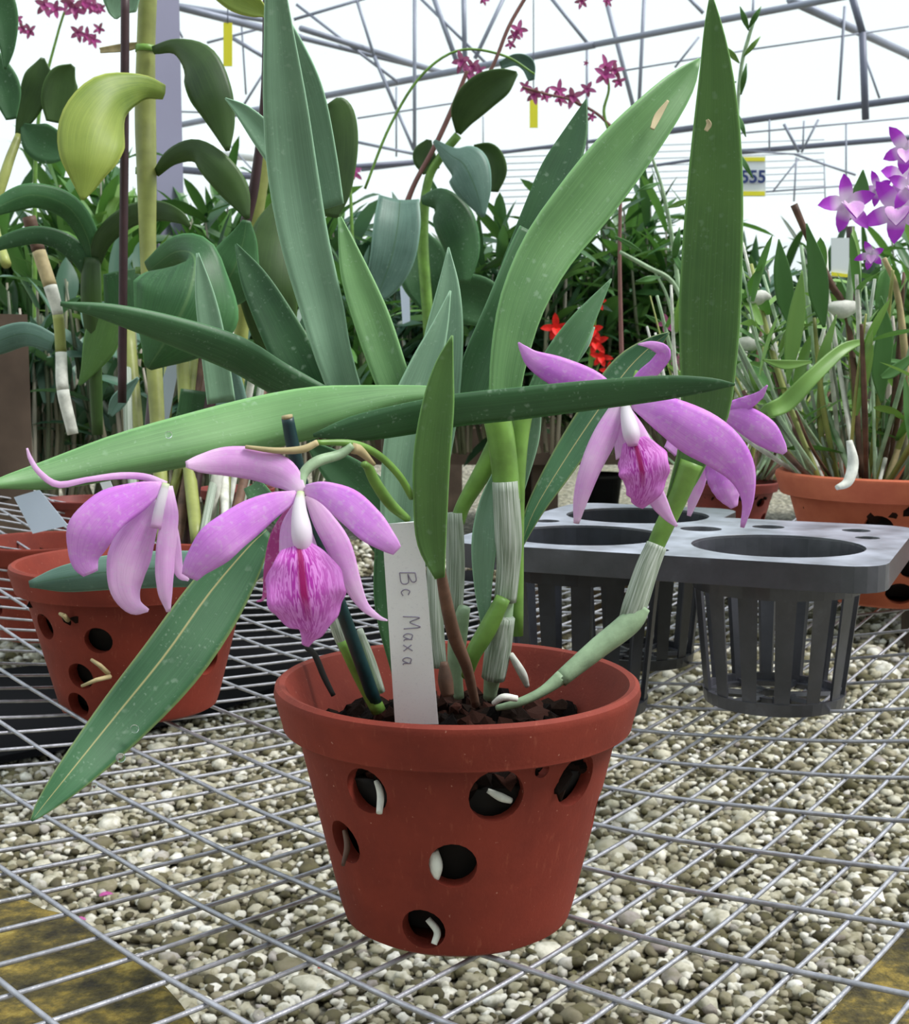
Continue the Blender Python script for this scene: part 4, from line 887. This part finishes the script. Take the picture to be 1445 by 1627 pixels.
# ------------------------------------------------------------ right: dendrobiums in the tray
rp = make_pot('flower_pot', 'pale terracotta pot just behind the tray on the right, full of thin canes', (pot_r_c.x, pot_r_c.y, .070), pot2_me.copy(), M['terra_pale'], seed=11, s=1.2, zs=.80)
rp.data.materials.clear(); rp.data.materials.append(M['terra_pale']); rp.rotation_euler = (0,0,.3)
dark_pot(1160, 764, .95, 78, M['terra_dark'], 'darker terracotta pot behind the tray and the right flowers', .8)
den = thing('dendrobium_orchid', 'bushy cane orchid with violet and white flowers in the pale pot on the right', 'orchid plant', (pot_r_c.x, pot_r_c.y, .19))
R6 = random.Random(21)
for i in range(86):
    x0 = R6.uniform(1275,1500); y0 = 772; spread = (x0-1370)/75
    x1 = x0+spread*R6.uniform(60,170)+R6.uniform(-60,60); y1 = R6.uniform(380,660); Yb = pot_r_c.y+R6.uniform(-.04,.05); Yt = Yb+R6.uniform(-.08,.12)
    r_ = R6.uniform(2.2,5.5); mt = R6.choice(['stem_pale','stem_brown','cane','sheath','root_white','stem_pale','cane'])
    xm = (x0+x1)/2 + spread*14
    stq = ptube('cane', [(x0,y0,Yb,r_*.8),(xm,(y0+y1)/2,(Yb+Yt)/2,r_),(x1,y1,Yt,r_*.6)], M[mt], den, n=7)
    if i % 2 == 0:
        for k in range(R6.randint(3,5)):
            mb = MB(); u = R6.uniform(.4,1); q = P(x0+(x1-x0)*u, y0+(y1-y0)*u, Yb+(Yt-Yb)*u)
            strap(mb, q, rdir(10,80,R6), R6.uniform(.035,.075), R6.uniform(.008,.014), R6.uniform(2,10), 7, twist=R6.uniform(-1,1)); mb.build('leaf', M['fol_light' if R6.random()<.45 else 'fol_mid'], stq)
ptube('cane', [(1262,325,.60,6),(1290,390,.60,5),(1320,450,.60,6),(1350,520,.60,5),(1370,770,.58,5)], M['stem_brown'], den)
ptube('cane', [(1405,410,.60,4),(1425,460,.60,5),(1438,560,.60,6),(1440,660,.6,5),(1410,770,.58,5)], M['bract_tan'], den)
ptube('cane', [(1355,410,.60,5),(1350,500,.60,6),(1362,600,.60,5),(1380,770,.58,5)], M['stem_pale'], den)
ptube('root', [(1350,700,.47,5),(1356,735,.47,9),(1348,765,.465,8),(1330,775,.46,4)], M['root_white'], den)
leaf('leaf', [(1238,660,.56,3,3),(1218,655,.5,10,10),(1250,640,.5,14,14),(1290,600,.5,12,12),(1340,555,.52,9,9),(1380,540,.54,2,2)], M['fol_light'], den)
for pts, mt in (([(1345,352,.55,2,2),(1355,335,.55,12,10),(1368,305,.55,13,13),(1372,270,.55,1,1)],'fol_mid'),([(1275,430,.55,1,1),(1268,490,.55,12,12),(1258,550,.55,13,11),(1252,610,.55,1,1)],'fol_light'),
     ([(1238,380,.58,1,1),(1242,430,.58,14,12),(1250,480,.58,13,13),(1262,530,.58,1,1)],'fol_mid'),([(1310,520,.58,2,2),(1302,470,.58,15,15),(1298,420,.58,14,13),(1282,355,.58,1,1)],'fol_mid'),([(1402,640,.56,2,2),(1400,590,.56,14,13),(1406,530,.56,12,13),(1400,470,.56,1,1)],'fol_mid'),
     ([(1400,600,.54,3,3),(1420,590,.54,9,9),(1460,560,.54,4,4)],'fol_mid'),([(1290,575,.54,2,2),(1250,580,.53,7,8),(1212,572,.52,1,1)],'fol_light'),([(1300,600,.55,2,2),(1310,560,.54,8,8),(1330,500,.54,1,1)],'fol_light')):
    leaf('leaf', pts, M[mt], den, fold=.2)
def vbloom(root, c, s, seed):
    R_ = random.Random(seed); mb = MB()
    face = Vector((R_.uniform(-.5,.3),-1,R_.uniform(-.3,.2)))
    bloom_geo(mb, c, s, face, R_); f = mb.build('flower', M['purple_bloom'], root)
    m2 = MB(); strap(m2, c+face*s*.08, face+Vector((0,0,-.8)), s*.42, s*.34, 8, 5, fold=.7); m2.build('lip', M['petal_pale'], f)
for k,(px,py,s) in enumerate([(1345,325,95),(1428,335,110),(1435,285,100),(1440,240,80),(1385,405,46),(1395,300,50),(1445,300,80)]):
    c = P(px,py,.52+.02*(k%3)); vbloom(den, c, s*depth(c)/F_PX, k)
for px,py,s in ((1340,490,22),(1202,472,18),(1192,545,18),(1380,520,14)):
    c = P(px,py,.6); mb = MB(); tube_geo(mb, [c+Vector((s*.0008*(q/5-1),0,.001*math.sin(q))) for q in range(11)], [max(.0006, s*.00042*math.sin(math.pi*(q+.4)/11)) for q in range(11)], 12); mb.build('seed_pod', M['root_white'], den)
reparent(den)
den2 = thing('dendrobium_orchid', 'crowded bare-caned orchid in the darker pot behind the tray', 'orchid plant', P(1160,760,.95))
for i in range(70):
    x0 = R6.uniform(1095,1230); spread = (x0-1165)/70; x1 = x0+spread*70+R6.uniform(-60,90); y1 = R6.uniform(430,690)
    Yb = .95+R6.uniform(-.05,.05); Yt = Yb+R6.uniform(-.05,.15); r_ = R6.uniform(1.8,4.2)
    stq = ptube('cane', [(x0,762,Yb,r_*.8),((x0+x1)/2+spread*10,(762+y1)/2,(Yb+Yt)/2,r_),(x1,y1,Yt,r_*.6)], M[R6.choice(['stem_pale','stem_brown','root_white','sheath','root_white','cane'])], den2, n=6)
    if i % 3 == 0:
        for k in range(3):
            mb = MB(); u = R6.uniform(.5,1); strap(mb, P(x0+(x1-x0)*u, 762+(y1-762)*u, Yb+(Yt-Yb)*u), rdir(10,80,R6), R6.uniform(.04,.08), R6.uniform(.008,.014), R6.uniform(2,10), 6, twist=R6.uniform(-1,1)); mb.build('leaf', M['fol_light' if R6.random()<.5 else 'fol_mid'], stq)
reparent(den2)
sh = thing('twiggy_orchid', 'thin-stemmed leafy orchid rising behind the tall right strap leaf', 'orchid plant', P(1180,760,1.0))
for pts in ([(1200,30,1.0,2),(1190,60,1.0,3),(1178,110,1.0,3),(1172,200,1.0,3),(1172,400,1.0,4),(1180,760,1.0,4)],[(1030,230,1.1,2),(1060,330,1.1,3),(1085,500,1.1,4),(1120,760,1.0,4)],[(985,400,1.1,3),(1030,425,1.1,4),(1070,450,1.1,4),(1100,520,1.1,4)],[(1040,430,1.1,2),(1060,470,1.1,2.5),(1075,530,1.1,3)]): ptube('stem', pts, M['stem_pale'], sh, n=6)
for px,py,a,l,w in ((1190,45,60,40,9),(1190,48,110,40,9),(1182,90,50,42,8),(1175,100,130,34,9),(1178,150,80,50,9),(1170,130,200,40,9),(1165,85,160,30,8),(1172,180,-70,40,8),(1050,290,200,40,8),(1062,330,20,40,9),(1020,400,150,50,8),(1068,400,-60,50,10),(1070,420,80,60,12),(1050,440,190,40,10),(1060,520,150,40,8),(1172,240,-60,50,8),(1180,280,-110,40,8)):
    r_ = math.radians(a); leaf('leaf', [(px,py,1.0,1,1),(px+math.cos(r_)*l*.5,py-math.sin(r_)*l*.5,.98,w*.5,w*.5),(px+math.cos(r_)*l,py-math.sin(r_)*l,.98,.5,.5)], M['fol_light' if (px+py)%3==0 else 'fol_mid'], sh, n=8, m=4)
blooms(sh, [(1060,515,30),(1072,570,20)], 'magenta_bloom', 1.0)
reparent(sh)

# ------------------------------------------------------------ benches and plants farther back
def bench(label, x0, x1, y0, y1, z, legs):
    root = thing('bench', label, 'bench', ((x0+x1)/2, y0, FLOOR))
    for (a,b) in ((y0,y0+.05),(y1-.05,y1)):
        mb = MB(); boxg(mb, ((x0+x1)/2,(a+b)/2,z-.05),(x1-x0,.05,.10)); mb.build('rail', M['bench_wood'], root, smooth=False)
    mb = MB(); boxg(mb, ((x0+x1)/2,(y0+y1)/2,z+.006),(x1-x0,y1-y0-.11,.012)); mb.build('top', M['bench_wood'], root, smooth=False)
    for x in legs:
        for y in (y0+.05, y1-.05):
            mb = MB(); boxg(mb, (x,y,(z-.10+FLOOR)/2),(.07,.07,z-.10-FLOOR)); mb.build('leg', M['bench_wood'], root, smooth=False)
    reparent(root)
bench('brown wooden bench behind the wire bench, carrying the dense row of orchids', -2.2, 3.0, 2.9, 3.9, .13, (-2.0,-.95,.25,1.3,2.6))
bench('farther wooden bench behind the first row of background orchids', -4.5, 5.5, 5.2, 6.4, .12, (-4,-2,0,2,4))
R7 = random.Random(77); k = 0
for i in range(15):     # dense row on the bench
    x = -.55+i*.125 + R7.uniform(-.05,.05); y = R7.uniform(3.0,3.7)
    mt = R7.choice(['fol_dark','fol_dark','fol_mid','fol_dark','fol_light'])
    lab = {'fol_dark':'dark green leafy orchid in the crowd on the bench behind','fol_mid':'mid green leafy orchid in the crowd on the bench behind','fol_light':'yellow-green leafy orchid in the crowd on the bench behind'}[mt]
    bush('leafy_orchid', lab, 'orchid plant', (x,y,.14), R7.uniform(.38,.62), .18, 130, .032, .17, mt, 'orchids crowded on the bench behind', seed=i, stems=9)
for i in range(9):
    x = .62+i*.16+R7.uniform(-.05,.05); y = R7.uniform(2.95,3.6)
    bush('cane_orchid', 'thin-caned orchid on the bench behind the violet dendrobium', 'orchid plant', (x,y,.14), R7.uniform(.28,.46), .2, 80, .022, .14, R7.choice(['fol_mid','fol_light','fol_blue']), 'cane orchids on the right of the bench behind', seed=50+i, stems=18)
for i in range(9):
    x = -1.75+i*.15+R7.uniform(-.04,.04); y = R7.uniform(3.0,3.7)
    bush('leafy_orchid', 'dull blue-green leafy orchid on the bench at the far left', 'orchid plant', (x,y,.14), R7.uniform(.3,.6), .2, 100, .04, .19, R7.choice(['fol_blue','fol_dark','fol_dark']), 'orchids at the far left of the bench behind', seed=90+i, stems=9)
for i in range(16):
    x = -3.2+i*.42+R7.uniform(-.1,.1); y = R7.uniform(5.3,6.2)
    bush('leafy_orchid', 'light green orchid seen small on the farther bench', 'orchid plant', (x,y,.14), R7.uniform(.45,.75 if x < 1.2 else .55), .3, 100, .045, .24, R7.choice(['fol_mid','fol_light','fol_mid']), 'orchids on the farther bench', seed=140+i, stems=9)
for i,px in enumerate((1150,1195,1235,1275,1315,1355,1395,1435,1475)):    # shaded canes behind the right-hand pots
    b = P(px, 775, 1.25+.12*(i%3)); bush('cane_orchid', 'crowded dull canes in the shade behind the pale pot on the right', 'orchid plant', tuple(b), R7.uniform(.20,.30), .09, 60, .014, .07, R7.choice(['fol_dark','fol_mid']), 'shaded canes behind the right-hand pots', seed=500+i, stems=26, bare=.5)
bk = [(560,.5),(610,.5),(650,.62),(700,.55),(745,.6),(790,.6),(830,.66),(880,.7),(925,.62),(965,.7),(1010,.75),(1050,.7),(1075,.6),(1205,.55),(1250,.5),(1420,.6)]
for i,(px,hh) in enumerate(bk):    # darker plants closer behind the middle
    b = P(px, 720, 2.2+R7.uniform(-.25,.3))
    bush('leafy_orchid', 'dark-leaved orchid close behind the curving strap leaf', 'orchid plant', tuple(b), hh*R7.uniform(.68,.85), .13, 150, .026, .13, R7.choice(['fol_dark','fol_dark','fol_mid','fol_blue']), 'dark orchids close behind the middle', seed=200+i, stems=9, elev=(-10,75))
for i in range(12):    # dull canes behind the left group
    b = P(10+i*42, 820, 1.5+R7.uniform(-.2,.3))
    bush('leafy_orchid', 'dull brown-stemmed orchid in the shade behind the left canes', 'orchid plant', tuple(b), R7.uniform(.25,.42), .12, 40, .035, .12, R7.choice(['fol_dark','fol_blue']), 'shaded orchids behind the left canes', seed=300+i, stems=16, bare=.45)
for i in range(13):    # lush row behind the left group
    b = P(20+i*44, 640, 2.5+R7.uniform(-.3,.4))
    bush('leafy_orchid', 'mid green orchid in the row behind the grey post', 'orchid plant', tuple(b), R7.uniform(.38,.55), .16, 120, .036, .17, R7.choice(['fol_mid','fol_dark','fol_light','fol_blue']), 'green orchids behind the grey post', seed=400+i, stems=8)
red = thing('red_anthurium', 'plant with small bright red flowers behind the middle right', 'flowering plant', P(930,650,1.8))
for k_,(px,py,s) in enumerate(((884,522,18),(941,525,16),(946,545,16),(950,480,12),(955,568,14),(968,590,12))):
    c = P(px,py,1.8); ptube('stem', [(px,py,1.8,1.5),((px+930)/2,(py+650)/2,1.8,1.5),(930,650,1.8,2)], M['stem_green'], red, n=6)
    mb = MB(); bloom_geo(mb, c, s*2.4*depth(c)/F_PX, petals=5); mb.build('flower', M['red_flower'], red)
reparent(red)
c = P(955,775,3.3); mb = MB(); lathe(mb, [(.05,c.z-.09),(.065,c.z+.03),(.07,c.z+.03),(.07,c.z+.045),(.06,c.z+.045),(.045,c.z-.08)], 24, c.x, c.y, cap=True)
# stands on a low brick on the ground
o = mb.build('nursery_pot', M['blackplastic']); o.location.z = 0; tag(o, 'small black plastic pot on the gravel behind the tray', 'pot')
mb = MB(); boxg(mb, (c.x,c.y,(c.z-.09+FLOOR)/2),(.16,.12,c.z-.09-FLOOR)); tag(mb.build('concrete_block', M['timber'], smooth=False), 'block under the small black pot behind the tray', 'block')

# signs and sticky traps
def card(name, px0, py0, px1, py1, Y, mat, label, cat):
    mb = MB(); q = [P(px0,py0,Y),P(px1,py0,Y),P(px1,py1,Y),P(px0,py1,Y)]; q2 = [p+Vector((0,.004,0)) for p in q]
    mb.add(q+q2, [(3,2,1,0),(4,5,6,7),(0,1,5,4),(1,2,6,5),(2,3,7,6),(3,0,4,7)]); o = mb.build(name, M[mat], smooth=False); tag(o, label, cat); return o
card('sticky_trap', 355,36,369,105, 3.0, 'yellow_card', 'yellow sticky trap hanging at the upper left behind the olive leaf', 'sticky trap')
card('sticky_trap', 842,154,855,203, 4.0, 'yellow_card', 'yellow sticky trap hanging below the row of magenta flowers', 'sticky trap')
tag(ptube('trap_string', [(362,-20,3.0,1),(362,37,3.0,1)], M['steel_dark'], n=5), 'thin string above the upper left sticky trap', 'string')
tag(ptube('trap_string', [(848,-20,4.0,1),(848,155,4.0,1)], M['steel_dark'], n=5), 'thin string holding the sticky trap over the middle', 'string')
sg = card('hanging_sign', 1168,248,1217,312, 5.0, 'white_card', 'white sign with dark blue characters and yellow bands behind the tall right leaf', 'sign')
for y0,y1 in ((250,256),(304,311)):
    mb = MB(); q=[P(1169,y0,4.996),P(1216,y0,4.996),P(1216,y1,4.996),P(1169,y1,4.996)]; q2=[p+Vector((0,.003,0)) for p in q]; mb.add(q+q2,[(3,2,1,0),(4,5,6,7),(0,1,5,4),(1,2,6,5),(2,3,7,6),(3,0,4,7)]); mb.build('yellow_band', M['yellow_card'], sg, smooth=False)
fc = bpy.data.curves.new('t', 'FONT'); fc.body = '555'; fc.size = .072; fc.extrude = .001; fc.offset = .002; fo = bpy.data.objects.new('t', fc); COL.objects.link(fo)
dg = bpy.context.evaluated_depsgraph_get(); me = bpy.data.meshes.new_from_object(fo.evaluated_get(dg)); bpy.data.objects.remove(fo)
wr = link('writing', me, M['ink_blue'], sg, smooth=False); me.materials.clear(); me.materials.append(M['ink_blue']); wr.location = P(1177,290,4.99); wr.rotation_euler = (math.pi/2,0,0)
cd = card('price_card', 1322,378,1350,440, 1.6, 'white_card', 'small white card with a yellow lower edge among the right-hand flowers', 'card')
mb = MB(); q=[P(1322,432,1.597),P(1350,436,1.597),P(1350,441,1.597),P(1322,438,1.597)]; q2=[p+Vector((0,.002,0)) for p in q]; mb.add(q+q2,[(3,2,1,0),(4,5,6,7),(0,1,5,4),(1,2,6,5),(2,3,7,6),(3,0,4,7)]); mb.build('yellow_band', M['yellow_card'], cd, smooth=False)
tag(ptube('plant_stake', [(1352,360,1.62,7),(1353,480,1.62,7),(1354,700,1.62,7)], M['stake_brown'], n=8), 'dark post behind the small white card on the right', 'stake')
